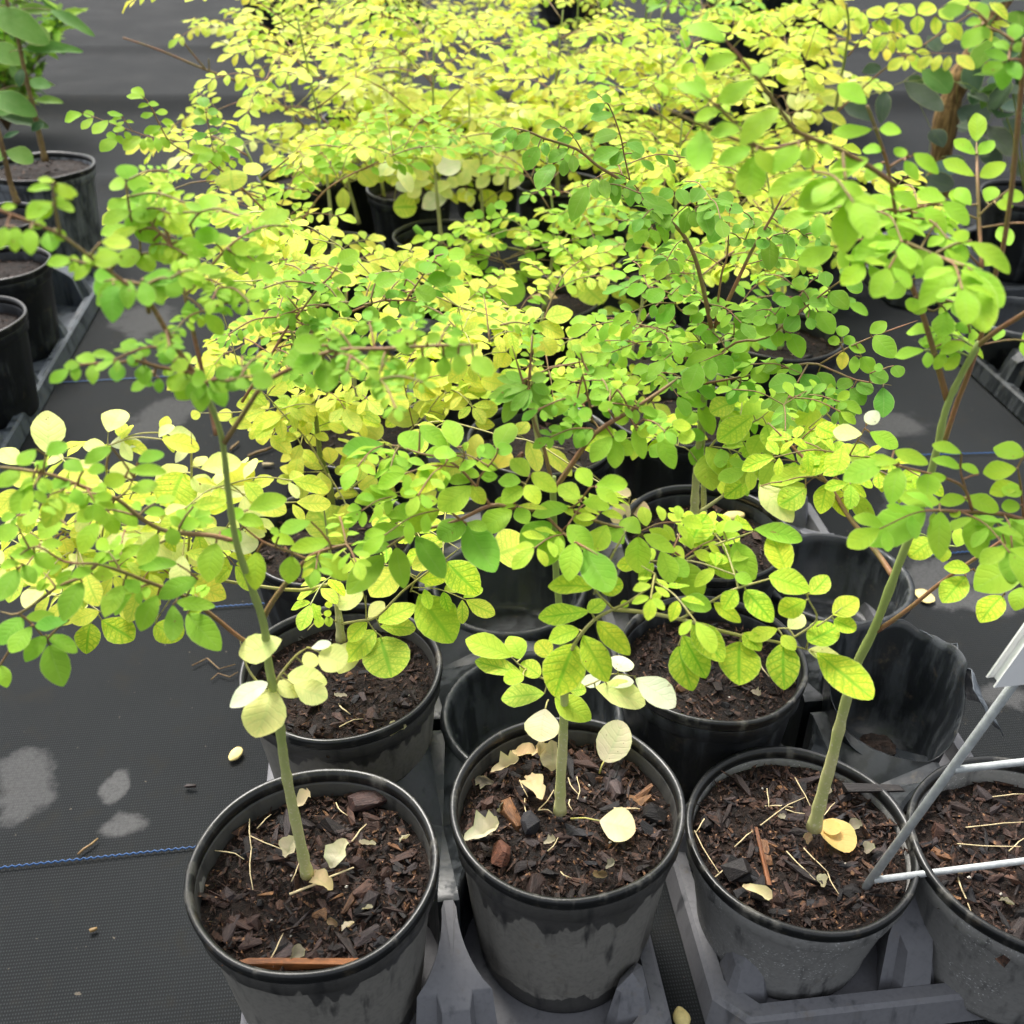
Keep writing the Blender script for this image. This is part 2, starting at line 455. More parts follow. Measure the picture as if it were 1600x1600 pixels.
def tray(us, vs_, rad, label, mat, empties=(), top=.085, yaw=YAW, org=(0, 0), group='carry trays holding the pots'):
    """us, vs_: cell centres along the tray's two axes"""
    o = uv2(us[0], vs_[0]); rt = empty("carry_tray", (o.x, o.y, 0), yaw); tag(rt, label, 'tray', group)
    us = [u - us[0] for u in us]; vv = [v - vs_[0] for v in vs_]
    pu = us[1] - us[0] if len(us) > 1 else .17; pv = vv[1] - vv[0]
    ed = .026
    ub = [us[0] - pu / 2 + ed] + [(us[i] + us[i + 1]) / 2 for i in range(len(us) - 1)] + [us[-1] + pu / 2 - ed]
    vb = [vv[0] - pv / 2 + ed] + [(vv[i] + vv[i + 1]) / 2 for i in range(len(vv) - 1)] + [vv[-1] + pv / 2 - ed]
    # base plate with a turned-down rim
    m = MB(); x0, x1, y0, y1 = ub[0] - .004, ub[-1] + .004, vb[0] - .012, vb[-1] + .012

    def rr(e, z, c=.02):
        X0, X1, Y0, Y1 = x0 - e, x1 + e, y0 - e, y1 + e
        return [(X0 + c, Y0, z), (X1 - c, Y0, z), (X1, Y0 + c, z), (X1, Y1 - c, z), (X1 - c, Y1, z), (X0 + c, Y1, z), (X0, Y1 - c, z), (X0, Y0 + c, z)]
    lv = [rr(.010, .001), rr(.006, .024), rr(.003, .027), rr(-.006, .027), rr(-.010, .012)]
    for q in lv: m.v.extend([Vector(p) for p in q])
    for i in range(len(lv) - 1):
        for k in range(8): m.f.append((i * 8 + k, i * 8 + (k + 1) % 8, (i + 1) * 8 + (k + 1) % 8, (i + 1) * 8 + k))
    m.f.append(tuple((len(lv) - 1) * 8 + k for k in range(8)))
    flat_where_sharp(m.build("base", mat, rt))
    # posts at the corners between the cells
    for i, u in enumerate(ub):
        for j, v in enumerate(vb):
            L, Rr, D, U = i > 0, i < len(ub) - 1, j > 0, j < len(vb) - 1
            inner = L and Rr and D and U
            if not inner:
                edge_post(rt, mat, u, v, L, Rr, D, U, pu, pv, ed, rad, top); continue
            out = []

            def arc(cu, cv, a0, a1, n=9):
                for k in range(n):
                    an = R(a0 + (a1 - a0) * k / (n - 1))
                    out.append((cu + rad * math.cos(an), cv + rad * math.sin(an)))
            e = .0015
            spread = 40
            w = .034
            if Rr and U: arc(us[i], vv[j], 225 + spread, 225 - spread)
            if Rr and not U: out += [(u + w, v), (u + .4 * w, v), (u + .4 * w, v + .007)]
            if L and not U: out += [(u - .4 * w, v + .007), (u - .4 * w, v), (u - w, v)]
            if L and U:
                if not Rr: out += [(u, v + w), (u, v + .4 * w)][::1][:0]
                arc(us[i - 1], vv[j], 315 + spread, 315 - spread)
            if L and D: arc(us[i - 1], vv[j - 1], 45 + spread, 45 - spread)
            if L and not D: out += [(u - w, v), (u - .4 * w, v), (u - .4 * w, v - .007)]
            if Rr and not D: out += [(u + .4 * w, v - .007), (u + .4 * w, v), (u + w, v)]
            if Rr and D: arc(us[i], vv[j - 1], 135 + spread, 135 - spread)
            # order the outline by angle round the post's middle
            cx = sum(p[0] for p in out) / len(out); cy = sum(p[1] for p in out) / len(out)
            pts = [p for p in out if abs(p[0] - u) < pu / 2 + .001 and abs(p[1] - v) < pv / 2 + .001]
            if not (D and U): pts = [p for p in pts if abs(p[0] - u) <= w + 1e-4]
            if not (L and Rr): pts = [p for p in pts if abs(p[1] - v) <= w + 1e-4]
            if not (L and Rr):
                sx = 1 if not L else -1
                if U: pts += [(u, v + w), (u, v + .4 * w), (u - sx * .007, v + .4 * w)]
                if D: pts += [(u, v - w), (u, v - .4 * w), (u - sx * .007, v - .4 * w)]
            pts.sort(key=lambda p: math.atan2(p[1] - v - (.006 if not D else (-.006 if not U else 0)), p[0] - u - (.006 if not L else (-.006 if not Rr else 0))))
            if len(pts) < 6: continue
            inner = L and Rr and D and U

            def tz(p):
                d = math.hypot(p[0] - u, p[1] - v)
                if inner: return top - .006 + .006 * min(1, d / .05)
                z = top
                if not D: z = .055 + (top - .055) * max(0, min(1, (p[1] - v + .007) / (pv * .42)))
                if not U: z = min(z, .055 + (top - .055) * max(0, min(1, (v - p[1] + .007) / (pv * .42))))
                if not L: z = min(z, .055 + (top - .055) * max(0, min(1, (p[0] - u + .004) / (pu * .42))))
                if not Rr: z = min(z, .055 + (top - .055) * max(0, min(1, (u - p[0] + .004) / (pu * .42))))
                return z
            m = MB(); n = len(pts)
            c0 = (u + (0 if (L and Rr) else (.012 if not L else -.012)), v + (0 if (D and U) else (.012 if not D else -.012)))
            rings = []
            for (sc, dz) in ((1.0, -1), (1.0, -.002), (.93, 0.0)):
                ring = []
                for p in pts:
                    x, y = c0[0] + (p[0] - c0[0]) * sc, c0[1] + (p[1] - c0[1]) * sc
                    z = tz(p) + dz if dz > -.5 else .011
                    if dz < -.5:
                        if not D and p[1] < v + .004: y -= .010
                        if not U and p[1] > v - .004: y += .010
                        if not L and p[0] < u + .004: x -= .010
                        if not Rr and p[0] > u - .004: x += .010
                    ring.append((x, y, z))
                rings.append(ring)
            for q in rings: m.v.extend([Vector(p) for p in q])
            for a_ in range(2):
                for k in range(n): m.f.append((a_ * n + k, a_ * n + (k + 1) % n, (a_ + 1) * n + (k + 1) % n, (a_ + 1) * n + k))
            m.v.append(Vector((c0[0], c0[1], tz(c0) - (.018 if inner else .004)))); ci = len(m.v) - 1
            for k in range(n): m.f.append((2 * n + k, 2 * n + (k + 1) % n, ci))
            flat_where_sharp(m.build("cell_post", M_TRAYD if inner else mat, rt), 40)
    # cups of the empty cells
    for (i, j) in empties:
        m = MB()
        prof = [(rad + .004, top - .004), (rad + .003, top + .003), (rad - .001, top + .005), (rad - .004, top + .003), (rad - .006, top - .006), (rad - .0075, .055), (rad - .011, .053), (rad - .013, .016), (rad - .03, .0145), (.001, .0135)]
        m.lathe(prof, 48)
        c = m.build("cell_cup", M_TRAYD, rt); c.location = (us[i], vv[j], 0)
    return rt


T1U, T1V = [-.078, .090], [.452, .634, .815, .997]
T2U, T2V = [.258, .424], [.452, .618, .790, .962]
tray(T1U, T1V, .0765, 'grey carry tray at the front under the left pots, with two empty cells', M_TRAY, [(1, 1), (1, 2)])
tray(T2U, T2V, .0745, 'grey carry tray at the front right under the pots by the wire stake', M_TRAY, [(1, 2)])
tray([-.092, .078], [1.21, 1.39, 1.57, 1.75], .0765, 'dark carry tray behind the front left tray under yellow seedlings', M_TRAYD)
tray([.285, .455], [1.17, 1.35, 1.53, 1.71], .0765, 'dark carry tray behind the front right tray, its corner showing beside a stem', M_TRAYD)
tray([-.785, -.617], [1.19, 1.37, 1.55, 1.73, 1.91], .0765, 'grey blue carry tray at the left edge under the glossy leaved saplings', M_TRAYB)
tray([.965, 1.135], [.86, 1.04, 1.22, 1.40], .0765, 'dark empty carry tray at the right edge, nearer of the two there', M_TRAYD, [(0, 3), (0, 2)])
tray([.955, 1.125], [1.735, 1.915, 2.095, 2.275], .0765, 'dark carry tray at the right behind the empty one, under the big leaved plants', M_TRAYD)
# ---------------------------------------------------------------- bark chips, straws, fallen leaves (shared meshes)
def hull_mesh(name, sx, sy, sz, n, rng, lump=False):
    bm = bmesh.new()
    for _ in range(n):
        if lump:
            q = Vector((rng.gauss(0, 1), rng.gauss(0, 1), rng.gauss(0, 1))).normalized() * rng.uniform(.4, .52); bm.verts.new((q.x * sx, q.y * sy, q.z * sz)); continue
        bm.verts.new((rng.uniform(-.5, .5) * sx, rng.uniform(-.5, .5) * sy * rng.uniform(.5, 1), rng.uniform(-.5, .5) * sz))
    bmesh.ops.convex_hull(bm, input=bm.verts)
    bmesh.ops.delete(bm, geom=[v for v in bm.verts if not v.link_faces], context='VERTS')
    me = bpy.data.meshes.new(name); bm.to_mesh(me); bm.free(); me.materials.append(M_BARK)
    return me


rg = random.Random(11)
CHIPS = [hull_mesh("bark_chip", 1, rg.uniform(.3, .8), rg.uniform(.16, .35), 18, rg) for _ in range(10)] + \
        [hull_mesh("bark_chip", 1, rg.uniform(.10, .2), rg.uniform(.07, .14), 14, rg) for _ in range(7)] + \
        [hull_mesh("bark_chip", 1, .9, .7, 20, rg) for _ in range(3)]
CHIPC = [srgb(*c) for c in ((44, 33, 30), (58, 42, 36), (74, 50, 42), (92, 62, 50), (34, 28, 27), (110, 74, 56), (66, 52, 50), (48, 44, 46), (132, 88, 56), (150, 104, 66), (84, 66, 62))]
CHIPW = [14, 14, 14, 10, 14, 5, 8, 6, 4, 2, 6]


def straw_mesh(rng):
    m = MB(); a = rng.uniform(-.25, .25)
    m.tube([(-.5, 0, 0), (-.1, a * .25, .02), (.15, a * .2 + .02, .03), (.5, a * -.4, 0)], [.028, .026, .024, .016], 5)
    me = m.mesh("straw"); me.materials.append(M_STRAW); return me


STRAWS = [straw_mesh(rg) for _ in range(6)]


def soil_h(x, y, seed):
    p = Vector((x * 55, y * 55, seed * 7.3)); q = Vector((x * 190, y * 190, seed))
    return .0034 * noise.noise(p) + .0022 * noise.noise(q)


POTS = {}


def pot(key, x, y, label, mat, r=.0825, h=.160, nchip=60, nstraw=1, soil_drop=.022, z0=.012, seed=1, crumbs=600, flute=.0012, group='black nursery pots of the seedlings', wob=.012, rim2=True, tilt=(0, 0), big=1.0):
    rng = random.Random(seed * 13 + 5)
    k = r / .0825; zt = h
    root = empty("nursery_pot", (x, y, z0)); root.rotation_euler = (tilt[0], tilt[1], rng.uniform(0, 6) if not (tilt[0] or tilt[1]) else 0)
    tag(root, label, 'plant pot', group)
    a0, a1 = rng.uniform(0, 6), rng.uniform(0, 6)

    def wb(rr, z, a):
        f = max(0, min(1, z / zt)) ** 2
        w = 1 + wob * f * (math.sin(2 * a + a0) * .6 + math.sin(3 * a + a1) * .4 + .25 * math.sin(7 * a + a0))
        fl = flute * (1 if .02 < z < zt - .03 else 0) * (abs(math.cos(8 * a)) ** .7)
        return (rr * w + fl, z + (.0008 * math.sin(5 * a + a1) * f))
    H = zt - z0
    prof = [(.002, .004), (.058 * k, .004), (.0605 * k, 0), (.063 * k, .0), (.0645 * k, .006), (.0655 * k, .02), (.0750 * k, H - .030), (.0762 * k, H - .027),
            (.0790 * k, H - .024), (.0800 * k, H - .016), (.0802 * k, H - .011), (.0785 * k, H - .0095), (.0768 * k, H - .012), (.0742 * k, H - .032), (.066 * k, .03), (.06 * k, .012), (.002, .012)]
    m = MB(); m.lathe(prof, 80, wb)
    w_ = m.build("pot_wall", mat, root)
    m = MB()
    m.lathe([(.0787 * k, H - .0105), (.0808 * k, H - .0108), (.0822 * k, H - .0080), (.0815 * k, H - .0062), (.0828 * k, H - .0040), (.0824 * k, H - .0012), (.0808 * k, H), (.0782 * k, H - .0012), (.0768 * k, H - .005), (.0772 * k, H - .0095)], 80, wb, True)
    m.build("rim", M_RIM, root)
    # soil surface
    sz = H - soil_drop; rs = .0752 * k
    m = MB(); nr, ns = 22, 72
    m.v.append(Vector((0, 0, sz + soil_h(x, y, seed))))
    for i in range(1, nr + 1):
        for j in range(ns):
            rr = rs * i / nr; an = 2 * math.pi * j / ns; px, py = rr * math.cos(an), rr * math.sin(an)
            z = sz + soil_h(x + px, y + py, seed) + (.002 if i == nr else 0) - .004 * (i / nr) ** 6
            qr, _ = wb(rr, sz, an); m.v.append(Vector((qr * math.cos(an), qr * math.sin(an), z)))
    for j in range(ns): m.f.append((0, 1 + j, 1 + (j + 1) % ns))
    for i in range(nr - 1):
        for j in range(ns): m.f.append((1 + i * ns + j, 1 + (i + 1) * ns + j, 1 + (i + 1) * ns + (j + 1) % ns, 1 + i * ns + (j + 1) % ns))
    soil = m.build("soil", M_SOIL, root)

    def spot(rmax):
        while True:
            px, py = rng.uniform(-1, 1), rng.uniform(-1, 1)
            if px * px + py * py < 1: return px * rs * rmax, py * rs * rmax
    # fine crumbs: too small to pick apart
    if crumbs:
        m = MB()
        for _ in range(crumbs):
            px, py = spot(.97); s = rng.uniform(.0006, .0019) * (2.2 if rng.random() < .12 else 1)
            c = Vector((px, py, sz + soil_h(x + px, y + py, seed) + s * .4))
            q = [c + Vector((rng.uniform(-1, 1), rng.uniform(-1, 1), rng.uniform(-.8, 1))) * s for _ in range(4)]
            if rng.random() < .35:
                d = Vector((rng.uniform(-1, 1), rng.uniform(-1, 1), rng.uniform(-.2, .3))).normalized() * s * rng.uniform(2, 5)
                q[0] += d; q[1] += d
            m.add(q, [(0, 1, 2), (0, 2, 3), (0, 3, 1), (1, 3, 2)])
        cr = m.build("crumbs", M_CRUMB, root, False); tag(cr, kind='stuff')
    for i in range(nchip):
        px, py = spot(.94); u = rng.random()
        L = (.0045 + .010 * u ** 2.2 + (.012 if rng.random() < .06 else 0)) * big
        me = rng.choice(CHIPS[:10] if rng.random() < .62 else CHIPS[10:])
        if me in CHIPS[10:17]: L *= 1.5
        if px * px + py * py > (rs - L * .5) ** 2: px *= .85; py *= .85
        z = sz + soil_h(x + px, y + py, seed) + L * .04
        mt = Matrix.Translation((px, py, z)) @ Matrix.Rotation(rng.uniform(0, 6.28), 4, 'Z') @ Matrix.Rotation(rng.gauss(0, .22), 4, 'X') @ Matrix.Rotation(rng.gauss(0, .2), 4, 'Y') @ Matrix.Scale(L, 4)
        c = rng.choices(CHIPC, CHIPW)[0]; f = rng.uniform(.55, 1.1)
        link("bark_chip", me, soil, None, (c[0] * f * .84, c[1] * f * .94, c[2] * f, 1), mt)
    for i in range(nstraw):
        px, py = spot(.8); L = rng.uniform(.012, .034)
        z = sz + soil_h(x + px, y + py, seed) + .003
        mt = Matrix.Translation((px, py, z)) @ Matrix.Rotation(rng.uniform(0, 6.28), 4, 'Z') @ Matrix.Rotation(rng.gauss(0, .1), 4, 'Y') @ Matrix.Diagonal((L, .024, .024, 1))
        link("straw", rng.choice(STRAWS), soil, None, None, mt)
    POTS[key] = (x, y, sz + z0, root, soil)
    return root


def mat_crumb():
    t = NT("crumbs"); n = t.noise(t.geo(), 330, 2, .5)
    c = t.mix(t.ramp(n, .35, .6), srgb(24, 18, 15) + (1,), srgb(66, 46, 36) + (1,))
    c = t.mix(t.ramp(n, .62, .72), c, srgb(140, 104, 72) + (1,))
    return t.fin(c, .75, None, .3)


M_CRUMB = mat_crumb()


def rim_at(px, py, h=.16): p = on_z(px, py, h); return p.x, p.y


FR = 'black nursery pots of the seedlings'
pot('P1', *rim_at(490, 1346), 'black nursery pot at the front left, wood sliver lying along its near rim', M_POT, nchip=280, nstraw=1, seed=1, crumbs=2600, big=1.25)
pot('P2', *rim_at(886, 1250, .170), 'fluted black nursery pot in the front middle, cream fallen leaves on its soil', M_POT, h=.170, r=.081, nchip=270, nstraw=1, seed=2, crumbs=2600, big=1.25, flute=.0022)
pot('P3', *rim_at(1252, 1299, .124), 'squat white specked nursery pot that the wire sign stake is pushed into', M_POTS, h=.124, r=.083, nchip=290, nstraw=1, seed=3, crumbs=2600, big=1.25, soil_drop=.013)
pot('P4', *rim_at(1622, 1325, .128), 'dusty black pot at the right edge, crossed by the two wire bars', M_POTS, h=.128, r=.087, nchip=220, nstraw=1, seed=4, crumbs=2000, big=1.25)
pot('B1', *rim_at(533, 1040), 'black pot just behind the front left pot, pale leaves hanging over it', M_POT, nchip=170, nstraw=1, seed=5, crumbs=1500)
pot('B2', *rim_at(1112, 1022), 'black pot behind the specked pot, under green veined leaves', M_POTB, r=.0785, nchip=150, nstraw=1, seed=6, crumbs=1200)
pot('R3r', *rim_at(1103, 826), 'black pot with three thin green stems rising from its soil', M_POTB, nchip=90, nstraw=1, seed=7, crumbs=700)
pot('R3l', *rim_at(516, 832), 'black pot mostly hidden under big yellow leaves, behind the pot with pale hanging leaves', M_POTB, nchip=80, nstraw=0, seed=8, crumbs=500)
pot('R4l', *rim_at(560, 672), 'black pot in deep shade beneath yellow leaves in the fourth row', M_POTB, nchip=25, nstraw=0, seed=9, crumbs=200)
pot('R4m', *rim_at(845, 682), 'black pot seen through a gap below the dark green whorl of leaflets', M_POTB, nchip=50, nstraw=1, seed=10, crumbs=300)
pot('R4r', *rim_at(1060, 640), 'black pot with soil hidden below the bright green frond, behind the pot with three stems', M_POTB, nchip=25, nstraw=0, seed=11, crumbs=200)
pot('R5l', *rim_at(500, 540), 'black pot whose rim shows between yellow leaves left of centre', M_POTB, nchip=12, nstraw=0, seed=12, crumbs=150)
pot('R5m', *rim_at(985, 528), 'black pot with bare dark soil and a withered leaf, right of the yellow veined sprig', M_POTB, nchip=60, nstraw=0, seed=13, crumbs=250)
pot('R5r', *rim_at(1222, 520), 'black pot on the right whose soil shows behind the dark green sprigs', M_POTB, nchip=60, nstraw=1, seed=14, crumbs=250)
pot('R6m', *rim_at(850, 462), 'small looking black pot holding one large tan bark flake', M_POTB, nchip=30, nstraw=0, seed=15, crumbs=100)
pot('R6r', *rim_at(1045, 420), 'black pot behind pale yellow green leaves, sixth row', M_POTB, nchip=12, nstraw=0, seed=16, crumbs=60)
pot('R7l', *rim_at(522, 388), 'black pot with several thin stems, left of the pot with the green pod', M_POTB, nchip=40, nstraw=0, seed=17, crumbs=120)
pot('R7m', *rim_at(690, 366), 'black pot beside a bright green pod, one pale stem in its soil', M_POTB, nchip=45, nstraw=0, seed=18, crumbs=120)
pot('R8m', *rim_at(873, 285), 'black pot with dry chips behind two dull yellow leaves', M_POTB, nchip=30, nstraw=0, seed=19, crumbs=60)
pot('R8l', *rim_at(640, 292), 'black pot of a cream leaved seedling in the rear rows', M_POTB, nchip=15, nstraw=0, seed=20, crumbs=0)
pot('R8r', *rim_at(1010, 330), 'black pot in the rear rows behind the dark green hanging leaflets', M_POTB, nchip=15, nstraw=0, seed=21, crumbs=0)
SG = 'black pots of the saplings at the left edge'
pot('L1', *rim_at(68, 283), 'dusty grey pot of a glossy leaved sapling, rearmost of the left edge pots', M_POTG, r=.10, h=.19, nchip=40, nstraw=0, seed=22, crumbs=150, group=SG, soil_drop=.012)
pot('L2', *rim_at(-8, 352), 'black pot of a glossy leaved sapling, in the middle of the left edge pots', M_POTB, r=.0825, h=.175, nchip=35, nstraw=0, seed=23, crumbs=120, group=SG)
pot('L3', *rim_at(-8, 410), 'shiny black pot with a white pebble in its soil at the left edge', M_POTB, nchip=35, nstraw=0, seed=24, crumbs=120, group=SG)
pot('L4', *rim_at(-58, 496), 'shiny black pot cut by the left edge, nearest of the pots there', M_POTB, nchip=20, nstraw=0, seed=25, crumbs=80, group=SG)

# two large pots behind and the pots of the big leaved plants on the right
BG = 'large pots standing on the cloth at the back'
p = on_z(1200, 205, 0); pot('big1', p.x, p.y + .16, 'large dark pot standing upright at the back behind a yellow sprig', M_POTB, r=.215, h=.42, nchip=0, nstraw=0, seed=30, crumbs=0, group=BG, z0=.003)
p = on_z(440, 70, 0); pot('big2', p.x, p.y + .14, 'large dark pot at the far back above the yellow foliage', M_POTB, r=.19, h=.36, nchip=0, nstraw=0, seed=31, crumbs=0, group=BG, z0=.003)
p = on_z(600, 30, 0); pot('big3', p.x, p.y + .15, 'large dark pot in the far row behind the yellow seedlings', M_POTB, r=.20, h=.40, nchip=0, nstraw=0, seed=32, crumbs=0, group=BG, z0=.003)
p = on_z(900, 40, 0); pot('big4', p.x, p.y + .15, 'large dark pot in the far row, behind the middle of the foliage', M_POTB, r=.20, h=.40, nchip=0, nstraw=0, seed=33, crumbs=0, group=BG, z0=.003)
pot('K1', .96, 1.90, 'black pot under grey green toothed leaves at the upper right', M_POTB, r=.09, nchip=20, nstraw=0, seed=34, crumbs=60, group='pots of the toothed leaved plants')
pot('K2', 1.22, 2.12, 'black pot beside the brown trunk at the upper right', M_POTB, r=.10, h=.2, nchip=20, nstraw=0, seed=35, crumbs=60, group='pots of the toothed leaved plants')

# thin torn pot standing empty in the right tray, with wet rubbish in it
tx, ty = on_z(1398, 1062, .12).xy
m = MB(); sg = 72


def torn(rr, z, a):
    if z > .07:
        cut = .5 + .5 * math.sin(a * 1.0 - .9); k = noise.noise((math.cos(a) * 3, math.sin(a) * 3, 1.7))
        z2 = z * (1 - .50 * max(0, -math.sin(a)) ** .6) + .012 * k * (z > .1)
        return rr * (1 + .05 * noise.noise((math.cos(a) * 2.2, math.sin(a) * 2.2, z * 9))), z2
    return rr, z


m.lathe([(.002, .003), (.058, .003), (.0605, 0), (.064, .05), (.070, .10), (.073, .145), (.0765, .156), (.0755, .156), (.0722, .145), (.069, .10), (.063, .05), (.059, .006), (.002, .006)], sg, torn)
tp = empty("torn_pot", (tx, ty, .013)); tp.scale = (.78, .78, .8); tag(tp, 'thin torn black pot standing empty behind the specked pot, film edge folded over', 'torn pot')
m.build("pot_wall", M_FILM, tp)
fm = MB(); nu, nvv = 14, 9
for j in range(nvv):
    for i in range(nu):
        a = R(-25 + 80 * i / (nu - 1)); t = j / (nvv - 1)
        rr = .077 + .040 * t + .010 * noise.noise((a * 3, t * 2, 4)); z = .150 - .055 * t * (1 + .8 * i / nu) + .012 * noise.noise((a * 4, t * 3, 9))
        fm.v.append(Vector((rr * math.cos(a), rr * math.sin(a), max(.012, z))))
for j in range(nvv - 1):
    for i in range(nu - 1): fm.f.append((j * nu + i, j * nu + i + 1, (j + 1) * nu + i + 1, (j + 1) * nu + i))
ff = fm.build("film_flap", M_FLAP, tp); md = ff.modifiers.new("thick", 'SOLIDIFY'); md.thickness = .0007
# puddle and wet rubbish in the tray between the torn pot and the wire
wc = on_z(1395, 1205, .0305)
m = MB(); m.v.append(Vector((wc.x, wc.y, .0305)))
for k in range(28):
    a = 2 * math.pi * k / 28; rr = .036 * (1 + .18 * noise.noise((math.cos(a) * 1.5, math.sin(a) * 1.5, 2)))
    m.v.append(Vector((wc.x + rr * 1.15 * math.cos(a), wc.y + rr * .8 * math.sin(a), .0305)))
for k in range(28): m.f.append((0, 1 + k, 1 + (k + 1) % 28))
tag(m.build("puddle", M_WATER), 'small puddle in the tray beside the torn pot', 'puddle')
bm = bmesh.new(); bmesh.ops.create_icosphere(bm, subdivisions=3, radius=.017)
for v in bm.verts:
    d = .45 * noise.noise(v.co * 95) + .3 * noise.noise(v.co * 260); v.co *= 1 + d; v.co.z *= .7
me = bpy.data.meshes.new("soil_clod"); bm.to_mesh(me); bm.free()
c = on_z(1372, 1180, .036); o = link("soil_clod", me, None, M_SOIL, None, Matrix.Translation((c.x, c.y, .040))); tag(o, 'wet black clod of soil lying in the puddle of the tray', 'soil clod')
# ---------------------------------------------------------------- leaflet meshes (unit length along +Y, unit width along X)
LT = [0.0, .025, .09, .20, .36, .53, .70, .83, .92, .975, 1.0]


def leaf_mesh(kind, rng):
    fold = rng.uniform(.03, .20) * (1 if rng.random() < .85 else -1); curl = rng.uniform(-.05, .22); twist = rng.uniform(-.14, .14); asym = rng.uniform(-.06, .06)
    v, f, uvs = [], [], []
    if kind == 'cur': fold, curl, twist = rng.uniform(.3, .7), rng.uniform(-.5, .1), rng.uniform(-1, 1)
    for i, t in enumerate(LT):
        if kind == 'ell': w = max(0, math.sin(math.pi * t)) ** .70
        elif kind == 'obo': w = max(0, math.sin(math.pi * t ** 1.25)) ** .66
        elif kind == 'lan': w = max(0, math.sin(math.pi * t ** .85)) ** .95
        else: w = max(0, math.sin(math.pi * t ** 1.05)) ** .5
        wave = 0
        for k, c in enumerate((-1, 0, 1)):
            if kind == 'cur': w *= rng.uniform(.55, 1.15)
            x = .5 * w * c + asym * math.sin(math.pi * t)
            z = fold * abs(c) * w * .5 - curl * t * t + twist * (t - .3) * c * w * .35 + rng.uniform(-.012, .012) * w * (11 if kind == 'cur' else 1) + .03 * math.sin(9 * t + 2 * c) * w * abs(c)
            notch = -.035 * (1 if (kind != 'lan' and k == 1 and i == len(LT) - 1) else 0)
            v.append((x, t + notch - .06 * c * c * w * 0, z)); uvs.append((.5 + .5 * c, t))
    for i in range(len(LT) - 1):
        for k in range(2): f.append((i * 3 + k, i * 3 + k + 1, (i + 1) * 3 + k + 1, (i + 1) * 3 + k))
    me = bpy.data.meshes.new("leaflet"); me.from_pydata(v, [], f); me.update()
    me.polygons.foreach_set('use_smooth', [True] * len(me.polygons))
    ul = me.uv_layers.new(name="UVMap")
    for lp in me.loops: ul.data[lp.index].uv = uvs[lp.vertex_index]
    me.materials.append(M_LEAF)
    return me


rl = random.Random(3)
LEAF = {k: [leaf_mesh(k, rl) for _ in range(n)] for k, n in (('ell', 9), ('obo', 9), ('rnd', 6), ('lan', 5), ('cur', 6))}

#       colour (as the leaf looks in flat light)     vein strength
PAL = {'G': ((142, 190, 62), .05), 'T': ((126, 174, 62), .0), 'g': ((166, 206, 66), .2), 'h': ((168, 210, 66), .05), 'l': ((202, 224, 76), .4), 'v': ((214, 230, 72), 1.0),
       'y': ((240, 238, 104), .55), 'Y': ((238, 226, 96), .3), 'p': ((252, 247, 164), .2), 'c': ((255, 249, 222), .05), 'd': ((218, 214, 102), .4), 'q': ((226, 234, 92), .85),
       't': ((222, 200, 160), .0), 'f': ((244, 230, 196), .06), 'K': ((92, 108, 92), .15), 'k': ((104, 136, 62), .1), 'O': ((186, 190, 60), .3)}
rc = random.Random(21)
GAIN = 1.0


def lcol(key):
    (r, g, b), a = PAL[key]
    f = rc.gauss(1, .045); hue = rc.gauss(0, 5)
    c = srgb(max(0, min(255, r + hue)), g, max(0, b - hue * .4))
    return (min(.93, c[0] * GAIN * f), min(.93, c[1] * GAIN * f), min(.9, c[2] * GAIN * f), max(0.0, a * rc.uniform(.7, 1.2)))


def place_leaf(parent, inv, B, axis, nrm, L, W, key, kind=None, name="leaflet"):
    """a leaflet from B along axis (unit), facing nrm, length L, width W (metres)"""
    X = axis.cross(nrm); X.normalize(); Z = X.cross(axis)
    if kind is None:
        asp = W / max(L, 1e-6)
        kind = 'rnd' if asp > .82 else ('obo' if rc.random() < .5 else 'ell')
    me = rc.choice(LEAF[kind]); W *= 1.1; L *= 1.04
    m = Matrix(((X.x * W, axis.x * L, Z.x * L, B.x), (X.y * W, axis.y * L, Z.y * L, B.y), (X.z * W, axis.z * L, Z.z * L, B.z), (0, 0, 0, 1)))
    return link(name, me, parent, None, lcol(key), inv @ m)


